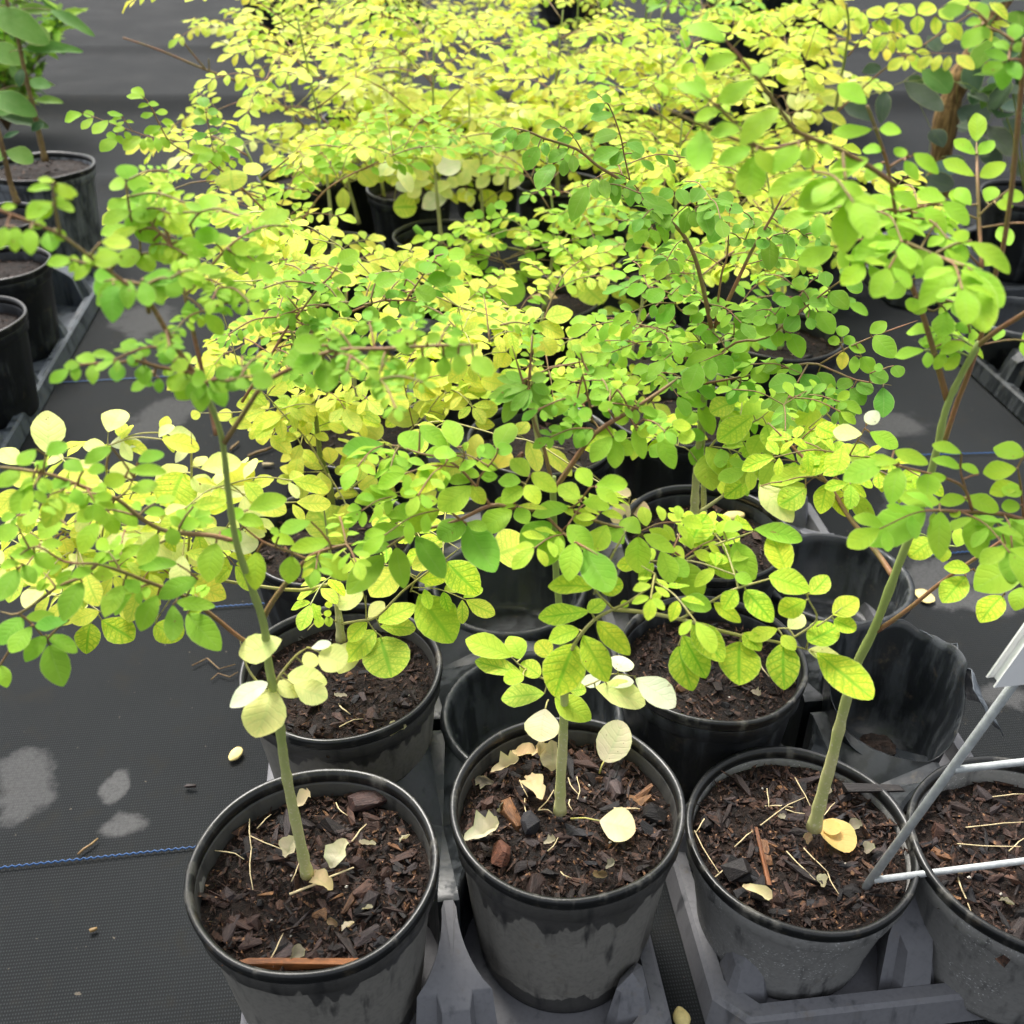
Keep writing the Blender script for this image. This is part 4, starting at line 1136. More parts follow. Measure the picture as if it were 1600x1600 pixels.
P.leaves('R5', '''G 210,490,20,505,88 g 370,520,295,430,98 375,400,490,480,74 545,500,500,360,92 G 730,505,800,365,95 g 545,540,440,510,62 350,565,215,590,84 q 490,580,365,690,112 G 720,545,650,500,66 725,525,795,500,62 g 735,600,635,580,54 650,635,565,605,48
 655,640,730,635,48 610,660,510,645,50 840,660,740,645,62 l 875,635,800,550,76 890,620,1000,690,76 865,675,920,745,72 855,690,755,745,76 610,680,470,790,112 605,675,670,750,66 360,715,285,700,62 455,750,385,745,52 270,725,75,735,78 g 335,760,245,840,62 465,790,325,870,92 G 330,890,125,905,84
 235,955,70,985,74 205,1000,45,1180,112 265,965,300,1130,92 355,910,480,1082,102 580,850,465,925,104 590,860,720,1075,152 590,850,680,880,54 g 800,790,670,880,102 825,780,870,855,72 820,770,725,750,52 y 830,770,960,775,26 g 980,850,845,950,104 1020,890,955,1030,112 1090,945,1065,1102,102
 1060,860,1170,960,92 G 1140,960,1250,1165,142 g 1060,780,895,800,72 l 1070,790,1170,850,78 1115,740,1020,680,82 g 1165,685,1110,600,72 1185,680,1330,660,78 1190,690,1290,745,58 1125,755,1250,770,66 l 1240,860,1180,980,104 g 1245,860,1310,930,72 1395,900,1305,830,78 1410,905,1550,980,62 l 1385,915,1385,1075,112
 1490,980,1540,1120,92 g 1540,1010,1610,1100,80 v 1175,1150,970,1130,88 1200,1150,1310,1130,94 1160,1260,930,1290,88 1150,1265,1230,1205,68 1110,1345,975,1400,84 1090,1410,1000,1640,184 1130,1370,1235,1560,122 1195,1305,1340,1460,94 l 800,1470,595,1380,110 840,1480,790,1370,96 q 850,1550,635,1480,82
 930,1560,845,1500,82 975,1470,920,1400,82 l 855,1560,765,1580,70 v 1310,1240,1330,1212,36''')
P.leaves('Q2', '''q 950,70,755,80,102 l 1000,85,1160,190,112 q 1070,60,1140,50,56 p 1185,40,1415,100,118 c 1370,0,1550,120,122''', dy=.004)
P.leaves('R5', '''c 1290,1535,1330,1465,105 1120,1590,1210,1570,60 1240,1600,1360,1580,60''')
P.leaves('R6', '''v 55,950,130,820,132 g 210,890,290,850,58 350,880,570,920,84 v 500,1080,430,910,122 g 260,940,350,1095,104 v 110,1000,260,1090,94 g 260,1090,340,1120,54 0,1020,100,1190,122 10,1210,150,1230,82 v 420,1095,600,1150,112 q 610,1180,690,1100,88 715,1275,830,1200,102 v 720,1300,820,1340,76
 590,1210,470,1270,98 165,1220,285,1305,62 310,1160,430,1285,104 270,1160,215,1240,82 p 510,1340,580,1270,76 v 600,1400,730,1330,122 300,1360,380,1430,76 285,1400,280,1600,184 490,1405,490,1602,144 640,1450,890,1660,150 p 600,1440,760,1470,66 v 70,1310,200,1480,122 20,1370,130,1540,112 0,1420,60,1600,130 l 460,1340,330,1390,70 480,1370,540,1440,60''')
# dark whorl and the bright green frond above
P.leaves('C6', '''G 150,370,210,345,56 140,330,110,290,40 180,430,290,415,54 165,430,190,390,44 150,430,108,420,46 120,560,50,540,42 150,570,120,520,58 180,545,270,500,62 90,570,0,600,58 110,575,105,632,46 160,580,165,640,58 190,540,235,560,56 195,640,60,640,34 130,655,120,712,48 100,660,10,720,62 190,680,118,755,74
 g 310,500,300,450,52 340,540,390,470,62 270,600,240,560,62 280,545,325,590,62 390,550,330,520,62 360,620,300,650,62 290,720,300,852,78 285,720,195,820,78 290,710,215,690,64 300,720,375,800,74 300,700,345,730,58 390,670,430,800,66 g 510,720,575,850,82 430,640,500,600,58 450,605,535,645,62 l 560,660,650,670,54 600,700,660,735,72 400,690,460,700,60''')
P.stalk('C6', None, None, [(195, 650), (180, 560), (160, 470), (140, 400), (130, 350)], .0008, .0004)
P.stalk('C5', None, None, [(1185, 960), (1190, 880), (1200, 780), (1210, 680)], .0007, .0004)
P.pins('C5', 'G n6 L52 1195,900,1205,665 n5 L44 1000,720,970,490 870,690,690,545 g n4 L50 1050,640,1200,640')
P.leaves('C5', '''T 1185,935,1000,965,52 1180,940,1030,1010,56 1170,950,1070,1085,70 1190,950,1110,1040,56 1195,950,1165,1050,48 1200,940,1250,1030,56 1200,930,1310,1060,62 1205,925,1290,960,54 1170,920,1040,890,46 1175,910,1080,870,46 1200,900,1270,890,50''')
P.fill('gh n3 L32 690,760,140,80,8 l 1000,850,170,60,7 G n4 L24 960,660,110,60,8 lv n3 L42 1090,900,120,50,5')
P.done()

# --- front right seedling, leaning far over
P, Y = seedling('thick stemmed seedling in the specked pot, leaning right with large blurred top leaflets', 'P3')
P.stem('F', [(1272, 1293), (1285, 1240), (1300, 1185), (1318, 1110), (1338, 1040), (1367, 980), (1405, 880), (1440, 790), (1462, 710), (1478, 640), (1500, 590), (1530, 535)], Y, Y - .02, .0047, .0016, M_STEM)
P.stem('F', [(1528, 540), (1560, 515), (1600, 490), (1650, 455)], Y - .02, Y - .04, .0014, .0012, M_RED, "stem", 8, False)
P.stem('F', [(1480, 625), (1462, 560), (1441, 489), (1418, 429), (1405, 380), (1400, 338), (1387, 260), (1370, 206), (1355, 165)], Y - .015, Y - .02, .0017, .0007, M_RED, "leaf_stalk", 7, False)
P.stem('F', [(1476, 690), (1495, 630), (1512, 587), (1540, 500), (1556, 425), (1567, 388), (1580, 300), (1590, 200), (1597, 128), (1602, 60)], Y - .01, Y - .03, .0014, .0011, M_RED, "leaf_stalk", 7, False)
P.stalk('F', Y - .01, Y + .10, [(1398, 905), (1376, 872), (1350, 838), (1323, 803), (1300, 765), (1275, 735), (1240, 700), (1200, 660)], .0020, .0008)
P.stalk('F', Y - .01, Y - .02, [(1370, 986), (1402, 964), (1431, 942), (1460, 918), (1492, 894), (1530, 868), (1566, 844), (1600, 820)], .0016, .0008)
P.stalk('R6', None, None, [(680, 660), (640, 640), (560, 640), (480, 660)], .0007, .0004)
P.stalk('R6', None, None, [(700, 670), (760, 590), (830, 470), (870, 400)], .0007, .0004)
P.stalk('R6', None, None, [(1270, 1085), (1330, 1080), (1370, 1060)], .0006, .0004)
P.stalk('R6', None, None, [(1400, 1000), (1470, 1100), (1510, 1180)], .0006, .0004)
P.leaves('R6', '''q 590,690,470,760,112 l 615,610,430,655,78 v 690,670,660,800,92 705,680,775,820,76 750,660,835,700,62 l 800,715,905,855,78 p 380,680,530,820,112 g 885,430,1010,500,72 v 1180,930,1075,990,104 l 1240,960,1225,1025,62 v 1330,1100,1225,1220,118 1350,1070,1235,1050,62 1500,1190,1400,1310,118 l 1290,960,1310,870,72 1380,1090,1430,1110,46
 v 690,590,600,520,90 700,580,560,600,84 q 760,540,690,600,80 760,500,740,600,86 v 640,400,720,440,80 l 800,540,780,480,60 p 850,440,720,420,74 c 870,340,920,380,70 q 880,500,820,530,60''')
# blurred top, close to the lens
P.stalk('R3', Y - .06, Y - .06, [(1010, 860), (900, 780), (760, 700), (620, 640), (540, 600), (480, 520), (380, 380), (290, 270), (220, 190)], .0012, .0007)
P.stalk('R3', Y - .06, Y - .08, [(760, 700), (770, 800), (790, 900)], .0008, .0006)
P.stalk('R3', Y - .06, Y - .06, [(620, 640), (400, 690), (300, 610), (200, 510), (100, 430)], .0008, .0006)
P.stalk('R3', Y - .06, Y - .06, [(400, 690), (250, 640), (130, 590), (0, 530), (-60, 500)], .0008, .0006)
P.stalk('R3', Y - .04, Y - .08, [(1045, 1120), (1180, 1180), (1290, 1220), (1360, 1250)], .0011, .0008)
P.stalk('R3', None, None, [(1180, 1180), (1280, 1130), (1360, 1115)], .0008, .0006)
P.stalk('R3', Y - .02, Y + .04, [(1405, 1240), (1395, 1080), (1385, 850), (1382, 740), (1380, 655)], .0011, .0006)
P.stalk('R3', None, None, [(1390, 1000), (1430, 960), (1500, 900), (1560, 860)], .0006, .0004)
P.stalk('R3', None, None, [(1025, 980), (1110, 960), (1200, 940), (1230, 930)], .0008, .0005)
P.stalk('R3', None, None, [(975, 775), (1030, 740), (1090, 720)], .0006, .0004)
P.stalk('R3', None, None, [(1110, 1400), (1180, 1440), (1240, 1390)], .0006, .0004)
P.stalk('R3', None, None, [(1405, 1240), (1310, 1140), (1250, 1070)], .0006, .0004)
P.leaves('R3', '''h 270,255,125,330,74 355,370,195,475,82 460,500,300,625,88 215,190,50,90,76 150,460,0,370,64 g 375,370,345,300,66 420,340,340,300,70 h 205,500,80,545,54 285,600,150,610,68 110,600,85,790,118 340,680,190,750,76 345,720,320,905,132 360,700,450,790,74 560,680,440,770,92 600,680,600,780,72
 650,660,710,740,56 625,795,420,885,80 770,870,590,970,134 760,850,560,930,110 880,735,705,810,84 940,755,880,825,58 785,930,775,1130,128 780,860,910,1060,114 940,700,855,685,48 1050,690,1010,720,60 1090,710,1205,790,62 1050,745,1110,820,54 870,480,745,395,88 895,600,720,615,64 930,600,1030,600,58
 1025,960,890,910,56 980,890,1100,950,62 1240,930,1110,890,66 1220,930,1340,1030,72 1145,960,1235,1080,78 930,980,980,1050,70 1025,985,1070,1100,78 1085,1010,1190,1000,52 1035,1110,830,1165,98 1050,1110,970,1065,50 1160,1170,945,1280,112 1290,1235,1130,1395,112 1180,1170,1175,1290,92 1240,1150,1330,1210,90 1350,1120,1535,1230,74
 1330,1230,1420,1530,172 1320,1230,1490,1420,120 1380,655,1380,530,82 1375,715,1280,650,56 1387,715,1460,650,58 1370,815,1230,745,62 1395,820,1510,760,68 1355,950,1290,865,68 1425,935,1465,860,70 1470,945,1550,945,50 1500,915,1600,900,60 1330,1120,1290,1070,66 1400,1230,1460,1180,60
 g 1050,1300,970,1380,76 1100,1290,1160,1230,60 1090,1380,1080,1440,70 1240,1440,1220,1560,100 1270,1400,1340,1450,66 1150,1420,1080,1440,56 1340,1500,1270,1410,54 1200,1400,1240,1360,54 1350,1540,1290,1500,56''')
P.leaves('T7', '''G 1470,500,1280,420,90 1480,420,1350,340,84 1510,340,1530,190,130 1500,400,1600,400,80 1430,520,1260,590,110 1440,520,1430,715,150 1480,510,1560,660,120 1270,220,1110,370,150 1290,180,1230,30,100 1120,60,920,100,120 1260,210,1300,330,70 1250,190,1120,180,70''')
P.fill('h n3 L44 1330,330,140,90,6 1490,340,90,110,7 v n3 L36 1290,730,70,60,6 gh L34 1480,520,90,70,5')
P.done()

# --- right edge seedling: its stem stands outside the picture
P, Y = seedling('seedling at the right edge, only bright green fronds reaching in past the white card', 'P4')
P.stem('F', [(1640, 1300), (1660, 1150), (1680, 950), (1690, 800), (1695, 700)], Y, Y - .01, .005, .003, M_STEM)
P.stalk('F', Y - .02, Y - .045, [(1690, 830), (1640, 818), (1600, 812), (1566, 803), (1520, 800), (1472, 798), (1440, 797)], .0016, .0008)
P.stalk('R6', None, None, [(1360, 790), (1330, 700), (1280, 660), (1170, 625), (1030, 590), (960, 570)], .0009, .0005)
P.stalk('R6', None, None, [(1330, 690), (1310, 630), (1305, 590)], .0006, .0004)
P.stalk('F', None, None, [(1600, 812), (1595, 760), (1590, 730)], .0008, .0005)
P.stalk('R6', None, None, [(1600, 830), (1620, 960), (1600, 1020)], .001, .0006)
P.leaves('R6', '''g 1000,515,1150,580,64 940,575,775,630,98 1020,570,880,550,52 h 1020,595,990,745,98 1160,625,1150,720,104 1210,760,1020,730,78 1215,800,1210,995,104 1140,790,900,920,165 1380,810,1385,1010,122 1600,1030,1380,1150,165 1310,530,1180,480,54 1305,600,1180,545,48 1390,625,1315,570,40 1600,540,1465,490,84 1565,600,1420,610,84
 1580,680,1450,700,74 1330,740,1210,760,60 1320,730,1480,780,74 1560,820,1560,1000,122 1240,640,1150,650,50 l 1260,800,1300,820,40 1440,820,1430,880,56 g 1600,1150,1560,1240,90 1590,720,1500,690,60 1580,770,1500,780,60''')
P.fill('hg n3 L44 1530,820,70,60,4')
P.done()

# --- second row, left: yellow, with pale veined leaflets
P, Y = seedling('seedling behind the front left one, big pale yellow leaflets with green veins', 'B1')
P.stem('F', [(533, 1000), (528, 950), (522, 905), (515, 860), (508, 810), (505, 780)], Y, Y + .01, .0036, .0005, M_STEM)
P.stalk('F', Y + .0, Y - .03, [(530, 975), (560, 970), (590, 963), (628, 925), (660, 900), (690, 878), (720, 855)], .0013, .0006, M_PET)
P.stalk('F', None, None, [(572, 968), (572, 945), (572, 930)], .0006, .0004, M_PET)
P.stalk('F', None, None, [(572, 966), (585, 985), (600, 997)], .0006, .0004, M_PET)
P.stalk('R5', None, None, [(330, 1170), (360, 1100), (420, 1050), (500, 1010)], .0007, .0004, M_PET)
P.stalk('R5', None, None, [(20, 980), (70, 1040), (110, 1170), (130, 1290)], .0007, .0004, M_PET)
P.stalk('F', Y, Y - .02, [(530, 975), (505, 960), (490, 975), (480, 985)], .0006, .0004, M_PET)
P.leaves('R5', '''v 500,1030,640,1160,142 370,1180,525,1370,185 q 190,1380,240,1562,205 180,1310,350,1230,92 190,1330,350,1330,84 p 135,1290,205,1220,62 q 130,1310,45,1390,74 170,1350,40,1480,104 p 80,1400,0,1530,112 v 370,1120,500,1100,68 y 720,1000,870,940,182 270,1060,150,1190,132 p 110,1170,0,1240,84 y 480,1000,340,1050,80''')
P.leaves('C7', '''l 770,1500,695,1510,48 800,1500,775,1468,38 860,1480,850,1440,46 830,1500,865,1525,42 850,1530,860,1590,52 800,1530,790,1600,62 p 905,1470,1010,1360,84''')
# its long low frond reaching left behind the front stem
P.stalk('F', Y - .005, Y - .10, [(523, 910), (470, 922), (400, 915), (340, 905), (290, 894)], .0016, .001, M_PET)
P.stalk('F', None, None, [(290, 894), (296, 840), (299, 760), (299, 676)], .0009, .0006, M_PET)
P.stalk('F', None, None, [(290, 894), (235, 880), (159, 847), (100, 830), (40, 800), (-10, 790)], .001, .0006, M_PET)
P.stalk('F', None, None, [(159, 847), (165, 766), (169, 675)], .0007, .0005, M_PET)
P.stalk('F', None, None, [(80, 815), (69, 786), (70, 712)], .0006, .0005, M_PET)
P.stalk('F', None, None, [(290, 894), (330, 860), (370, 800), (395, 770)], .0008, .0005, M_PET)
P.stalk('F', None, None, [(235, 880), (180, 940), (150, 960)], .0008, .0005, M_PET)
P.stalk('F', None, None, [(290, 894), (270, 930), (250, 960)], .0008, .0005, M_PET)
P.stalk('F', None, None, [(297, 780), (240, 770), (200, 750)], .0006, .0004, M_PET)
P.leaves('R4', '''p 215,525,220,340,152 500,430,565,318,112 c 510,490,650,470,62 p 490,500,385,490,60 90,580,10,510,92 y 180,650,55,650,82 q 440,600,310,640,78 p 505,610,640,600,80 720,650,860,580,88 c 880,490,815,560,44 p 895,590,955,535,46 930,600,1105,550,98 c 850,745,830,660,78 p 890,640,970,690,84 c 950,695,1160,690,84 Y 1065,670,1160,590,104
 q 850,620,790,780,190 p 720,880,590,940,98 850,945,775,1030,92 950,945,900,1050,92 920,820,990,880,72 c 1040,960,1190,930,104 q 360,970,440,1060,98 170,1040,270,1115,104 p 510,1150,380,1190,68 v 470,1300,615,1390,128 420,1315,400,1440,112 y 460,1260,335,1310,76 v 720,1320,840,1380,120 y 870,1110,1040,1200,114 p 730,1145,620,1195,64 y 570,1230,630,1290,84 95,1050,0,1140,96 q 125,790,125,890,84 y 60,790,0,820,60 80,700,0,770,80
 y 600,740,770,710,70 390,700,310,800,100 d 880,830,740,800,90 y 700,720,880,680,80 q 500,1020,640,1080,90 y 300,920,330,980,60 440,880,330,900,60 d 900,760,800,830,110 y 690,1000,570,1040,70''')
P.pins('R4', 'y n3 L100 860,1080,800,1000 800,1100,700,1040 690,1060,600,960 y 480,940,400,880 300,890,220,960 q 860,1080,960,1010 1000,960,1090,1050 p 1100,900,1180,820 880,800,800,700 y 500,800,560,720 700,1060,640,1170 600,1010,520,1100')
P.fill('yyqp n2 L44 200,790,190,100,24 pyq n3 L36 120,900,120,80,8 qv n3 L40 620,880,120,70,6')
P.done()

# --- third row, left: bright yellow seedling
P, Y = seedling('bright yellow seedling left of centre, two large dull yellow leaflets on its side', 'R3l')
P.stem('F', [(520, 835), (516, 765), (508, 735), (500, 710), (497, 685), (492, 642), (485, 612), (475, 587), (462, 545), (455, 515)], Y, Y - .01, .0038, .0012, M_STEMG)
P.stalk('C7', Y - .02, Y - .06, [(850, 640), (910, 740), (960, 830), (965, 960), (960, 1090)], .0009, .0006, M_PET)
P.stalk('C7', Y - .01, Y - .03, [(860, 690), (820, 600), (740, 460), (660, 360), (600, 300), (500, 190), (440, 130)], .001, .0006, M_PET)
P.stalk('C7', None, None, [(840, 630), (780, 630), (710, 630)], .0006, .0004, M_PET)
P.stalk('C7', None, None, [(730, 450), (770, 380)], .0005, .0004, M_PET)
P.stalk('C7', Y, Y + .04, [(900, 800), (1000, 730), (1160, 580), (1240, 520), (1380, 350), (1490, 250)], .0013, .0007, M_PET)
P.stalk('C7', None, None, [(1240, 520), (1220, 640), (1180, 720)], .0006, .0004, M_PET)
P.stalk('C7', None, None, [(1385, 350), (1350, 200), (1330, 100), (1310, 40)], .0007, .0004)
P.stalk('C7', None, None, [(770, 240), (840, 150), (900, 60), (960, -10)], .0009, .0006)
P.stalk('C7', None, None, [(480, 190), (330, 250), (160, 260), (60, 262)], .0007, .0004, M_PET)
P.stalk('C7', None, None, [(640, 330), (560, 380), (480, 350), (420, 340)], .0007, .0004)
P.leaves('C7', '''y 480,190,285,215,88 470,150,580,70,104 590,270,735,160,104 560,280,365,340,98 500,400,610,520,94 660,420,545,400,54 680,460,630,545,74 450,380,445,460,78 400,350,370,420,56 720,400,690,305,88 790,370,930,240,122 765,400,850,420,54 d 1140,280,930,275,142 1220,300,1415,260,134
 y 820,610,690,520,98 870,580,845,480,98 705,630,555,605,62 650,650,535,690,64 690,650,685,790,88 805,630,805,770,112 900,600,960,640,72 q 940,600,1120,540,134 y 1240,650,1170,590,84 1240,660,1405,670,62 1150,690,1045,715,92 1040,770,890,760,66 q 950,1090,760,860,250 y 970,830,960,955,98 1260,870,1130,900,54 250,290,160,270,80 230,310,370,330,74 50,260,0,290,60
 1270,130,1120,110,100 1310,90,1270,190,80 1330,90,1360,0,84 1380,100,1520,150,110 1490,230,1570,200,70 y 1480,320,1560,240,100 1600,110,1540,60,90 q 330,110,460,200,70 520,90,500,0,100 640,40,560,110,90 d 1180,420,1080,340,120 y 1270,760,1180,740,80 1130,860,1260,880,50''')
P.leaves('R5', '''Y 610,570,640,430,76 y 820,440,870,375,62 870,470,920,600,72 940,500,1080,610,72 Y 720,600,785,510,92 y 150,540,10,590,102 230,640,355,635,48 170,640,100,690,72 250,690,205,600,60 85,710,0,715,44 10,770,50,855,72 250,790,155,815,48 20,940,10,870,60 480,350,415,295,66 490,320,600,255,82 600,280,660,170,104 640,360,720,300,84 630,390,715,390,54 450,700,330,750,90 590,560,480,620,90
 t 1340,760,1270,840,86 1350,800,1430,770,92 1350,720,1285,708,50''')
P.stalk('R5', Y - .06, Y - .1, [(350, 400), (480, 380), (620, 410), (760, 450), (860, 465), (930, 490)], .0008, .0005, M_PET)
P.stalk('R5', None, Y - .15, [(930, 490), (1100, 600), (1250, 690), (1340, 740)], .0007, .0005, M_PET)
P.leaves('C5', '''y 850,550,845,445,98 1140,670,1110,565,90 1215,620,1200,545,76 1270,605,1395,565,84 1235,630,1355,680,78 1150,690,1075,740,78 560,380,510,315,58 590,335,575,290,46 630,310,705,275,48 610,330,680,355,44 430,400,370,350,62 500,490,420,410,92 870,670,970,650,68 1010,660,1010,560,92 360,840,520,820,94 660,905,850,860,104 890,950,980,890,104 960,900,1080,930,84 1080,770,1050,840,84 1250,700,1305,780,90 240,690,340,640,80 420,640,540,600,80 560,640,640,620,70 720,680,820,660,80''')
P.fill('yyq n3 L32 560,650,170,80,16 640,560,210,70,16 400,410,110,70,10 800,520,110,60,8')
P.done()

# --- third row, right: three stems, dark green top
P, Y = seedling('dark green seedling of three thin stems with reddish upper stalks, right of centre', 'R3r')
P.stem('F', [(1085, 806), (1087, 760), (1090, 715), (1097, 640), (1104, 570), (1112, 512)], Y, Y - .01, .0042, .0022, M_STEM)
P.stem('F', [(1100, 806), (1099, 750), (1098, 700), (1104, 600), (1115, 512)], Y + .01, Y - .01, .0028, .0014, M_STEM)
P.stem('F', [(1090, 803), (1108, 790), (1135, 771)], Y, Y - .01, .0024, .0014, M_STEM)
P.stalk('F', Y - .01, Y - .03, [(1112, 515), (1101, 460), (1087, 405), (1070, 370), (1050, 348), (1009, 310), (965, 278), (935, 260), (901, 233), (850, 216), (827, 206), (800, 199)], .0021, .0007)
P.stalk('F', Y - .01, Y - .02, [(1118, 512), (1146, 452), (1175, 391), (1205, 340), (1229, 294)], .0020, .0008)
P.stalk('F', Y - .01, Y - .01, [(1117, 512), (1127, 430), (1136, 400), (1140, 330)], .0012, .0006)
P.stalk('R2', None, None, [(1350, 850), (1320, 720), (1300, 620), (1250, 490), (1190, 430)], .0007, .0005)
P.stalk('R2', None, None, [(1130, 710), (1090, 640), (1040, 590), (960, 575)], .0006, .0004)
P.stalk('R2', None, None, [(1420, 920), (1330, 820), (1240, 800), (1150, 850)], .0006, .0004)
P.stalk('F', Y - .02, Y - .06, [(1105, 570), (1150, 535), (1197, 528), (1258, 480), (1312, 440), (1343, 425)], .0012, .0006)
P.stalk('F', Y - .02, Y - .10, [(1100, 600), (1180, 585), (1262, 568), (1299, 578), (1339, 594), (1393, 602)], .0012, .0006)
P.stalk('C6', None, None, [(1250, 380), (1370, 310), (1480, 260), (1600, 215), (1700, 180)], .0008, .0005)
P.stalk('C6', Y - .05, Y - .12, [(1190, 385), (1130, 490), (1080, 570)], .0008, .0005)
P.stalk('C6', None, None, [(1420, 455), (1385, 520)], .0006, .0004)
P.stalk('C6', None, Y - .06, [(730, 220), (780, 260), (810, 320), (760, 345), (690, 375)], .0008, .0005)
P.stalk('C6', None, None, [(730, 200), (600, 130), (560, 60), (460, 30)], .0008, .0005)
P.stalk('C6', None, None, [(700, 420), (560, 300), (540, 220), (580, 160)], .0008, .0005)
P.stalk('C6', None, None, [(1000, 260), (1030, 170), (1080, 100)], .0006, .0004)
P.leaves('R2', '''T 920,680,865,775,74 990,760,925,880,78 1040,735,1040,815,46 1080,715,1085,790,48 1060,690,975,740,54 880,610,815,680,62 800,590,705,635,38 810,600,790,650,46 945,655,890,650,38 950,660,960,710,40 1150,865,1080,1000,82 1180,830,1190,915,54 1220,830,1240,920,54 1260,820,1285,930,58 1340,840,1350,940,58 1325,830,1285,830,44 1100,780,1000,720,60
 1290,620,1180,630,60 1300,690,1180,730,62 1315,700,1260,760,52 1330,660,1410,700,44 1320,680,1400,650,40 1355,710,1390,730,40 1200,440,1150,435,38 1215,450,1260,460,36 1230,480,1165,510,44 1270,530,1170,540,48 1025,580,940,575,42 1040,620,990,620,48 1080,640,1010,660,48 1050,590,1080,565,36 1085,640,1120,625,34 1400,930,1550,960,70 1450,960,1520,1040,70 1540,1020,1480,1080,60 1480,920,1540,880,60''')
P.leaves('C6', '''T 1080,570,1070,698,80 1100,520,1015,585,74 1105,530,1130,612,64 1130,480,1185,572,80 1140,465,1020,470,84 1165,430,1250,515,84 1160,425,1110,395,54 1240,420,1310,505,84 1380,530,1360,655,92 1390,490,1450,560,70 1370,505,1310,560,74 1430,465,1480,520,64 1400,460,1330,490,54 1540,490,1540,618,90 1480,425,1560,455,68 1540,405,1500,395,38 1590,390,1620,440,60
 G 1440,350,1490,410,70 1410,345,1405,420,48 Y 1360,325,1350,398,54 G 1380,300,1460,315,48 1500,250,1595,335,90 1480,240,1552,190,58 1340,285,1288,268,44 1355,282,1408,262,44 1350,255,1350,205,58 1240,140,1312,228,80 1200,130,1215,185,48 1290,50,1378,115,84 1370,0,1440,40,62 1180,110,1098,98,62 1200,85,1238,35,48 1200,100,1280,95,48 1170,40,1140,-20,68 1105,105,1130,158,58 1090,80,1028,70,48 1010,130,918,145,62
 1020,130,1080,175,74 1030,185,968,245,84 1040,215,1055,292,64 1080,220,1152,195,62 1090,235,1100,272,38 1115,240,1165,335,80 690,375,638,505,98 740,360,745,455,64 760,345,832,412,88 800,335,625,370,74 820,315,912,290,62 840,330,935,395,80 780,260,700,262,62 820,240,785,200,54 850,245,922,250,52 850,195,900,150,44 850,190,915,195,58 740,105,812,95,52 570,100,500,185,76 600,20,645,45,64 525,40,458,92,68 450,20,355,45,58 540,65,612,75,44
 610,130,680,140,48 580,200,530,180,38 545,262,470,265,46 l 690,275,575,245,54 715,295,610,335,54 G 560,230,620,260,60 650,190,700,150,54 660,240,760,220,60 500,330,420,330,46 510,340,560,320,50 470,400,385,410,46 460,420,430,460,44 520,400,570,380,44 700,420,640,420,60 880,470,940,520,70 940,400,1000,460,76 990,380,1060,410,70 700,520,735,455,48 760,480,720,540,46 820,480,890,530,64 860,500,830,560,60''')
P.stalk('C6', Y - .02, Y - .08, [(690, 850), (760, 740), (860, 680), (960, 640), (1010, 600)], .0012, .0006, M_PET)
P.stalk('C6', Y - .02, Y - .06, [(800, 985), (900, 900), (1000, 820), (1080, 780), (1180, 690), (1290, 600)], .0013, .0007, M_PET)
P.stalk('C6', Y - .06, Y - .10, [(1150, 740), (1210, 870), (1250, 920), (1310, 930)], .0009, .0006, M_RED)
P.stalk('C6', None, None, [(690, 850), (640, 780), (590, 760)], .0008, .0005, M_PET)
P.leaves('C6', '''v 940,620,780,735,112 1000,660,1030,765,86 l 980,710,930,790,86 q 850,560,745,605,92 l 720,765,830,895,104 g 700,750,660,835,64 l 720,800,750,940,122 v 840,800,870,912,74 920,830,1040,905,94 960,900,815,980,98 p 970,925,1110,1062,112 l 1180,940,1060,1025,114 v 1210,880,1020,910,86 l 1280,560,1150,640,94 v 1170,690,1300,655,82 q 1150,760,1260,850,114 v 1290,840,1370,790,94 1350,700,1200,720,84
 G 700,690,660,730,70 650,690,570,640,60 g 690,560,750,690,70 640,560,600,640,70 600,540,720,560,70 660,600,650,660,60 880,720,800,740,70 l 880,640,1010,560,110 840,700,920,700,80 1040,660,980,620,80 v 900,760,960,810,80 1060,700,1090,760,80 l 790,640,880,600,90''')
P.leaves('R3', '''T 40,950,0,880,60 60,940,110,860,70 50,960,30,1060,66 80,960,130,1000,70 80,980,80,1040,66 110,960,150,1090,76 30,1060,0,1000,60 150,920,200,980,66 200,1040,150,1110,70 190,1050,160,1000,56 250,1080,300,1040,50 280,1100,250,1140,50 310,1110,350,1140,50 330,1060,380,1010,56 420,1110,430,1230,80 410,1110,375,1150,56 440,1090,480,1120,54 430,1060,370,1090,54 500,1080,520,1180,56
 460,1030,520,1010,50 480,1010,450,970,50 540,1060,600,1020,48 560,1070,640,1060,48 580,1090,580,1140,46 620,1080,690,1070,44 640,1100,690,1160,60 660,1090,700,1120,40 600,1100,560,1100,44 345,1020,310,980,44 350,1040,290,1030,44 300,980,220,960,50 250,940,190,900,60 T 560,1350,565,1275,68 690,1330,680,1260,66 705,1350,785,1410,74 775,1290,850,1330,64 770,1280,770,1235,50 580,1400,620,1340,54 560,1460,500,1520,70 645,1440,715,1530,86 600,1400,680,1400,58 490,1480,440,1420,60 450,1400,520,1390,50 430,1420,370,1400,46 420,1460,440,1500,50 360,1440,300,1480,60 400,1470,350,1500,50 600,1470,620,1520,50''', dy=.012)
P.fill('GTg n4 L26 1150,590,170,70,14 Tg 1100,430,140,70,12 T 1010,300,110,60,6 lvg n3 L38 1150,700,150,60,10 g n4 L26 1010,560,110,60,8')
P.done()
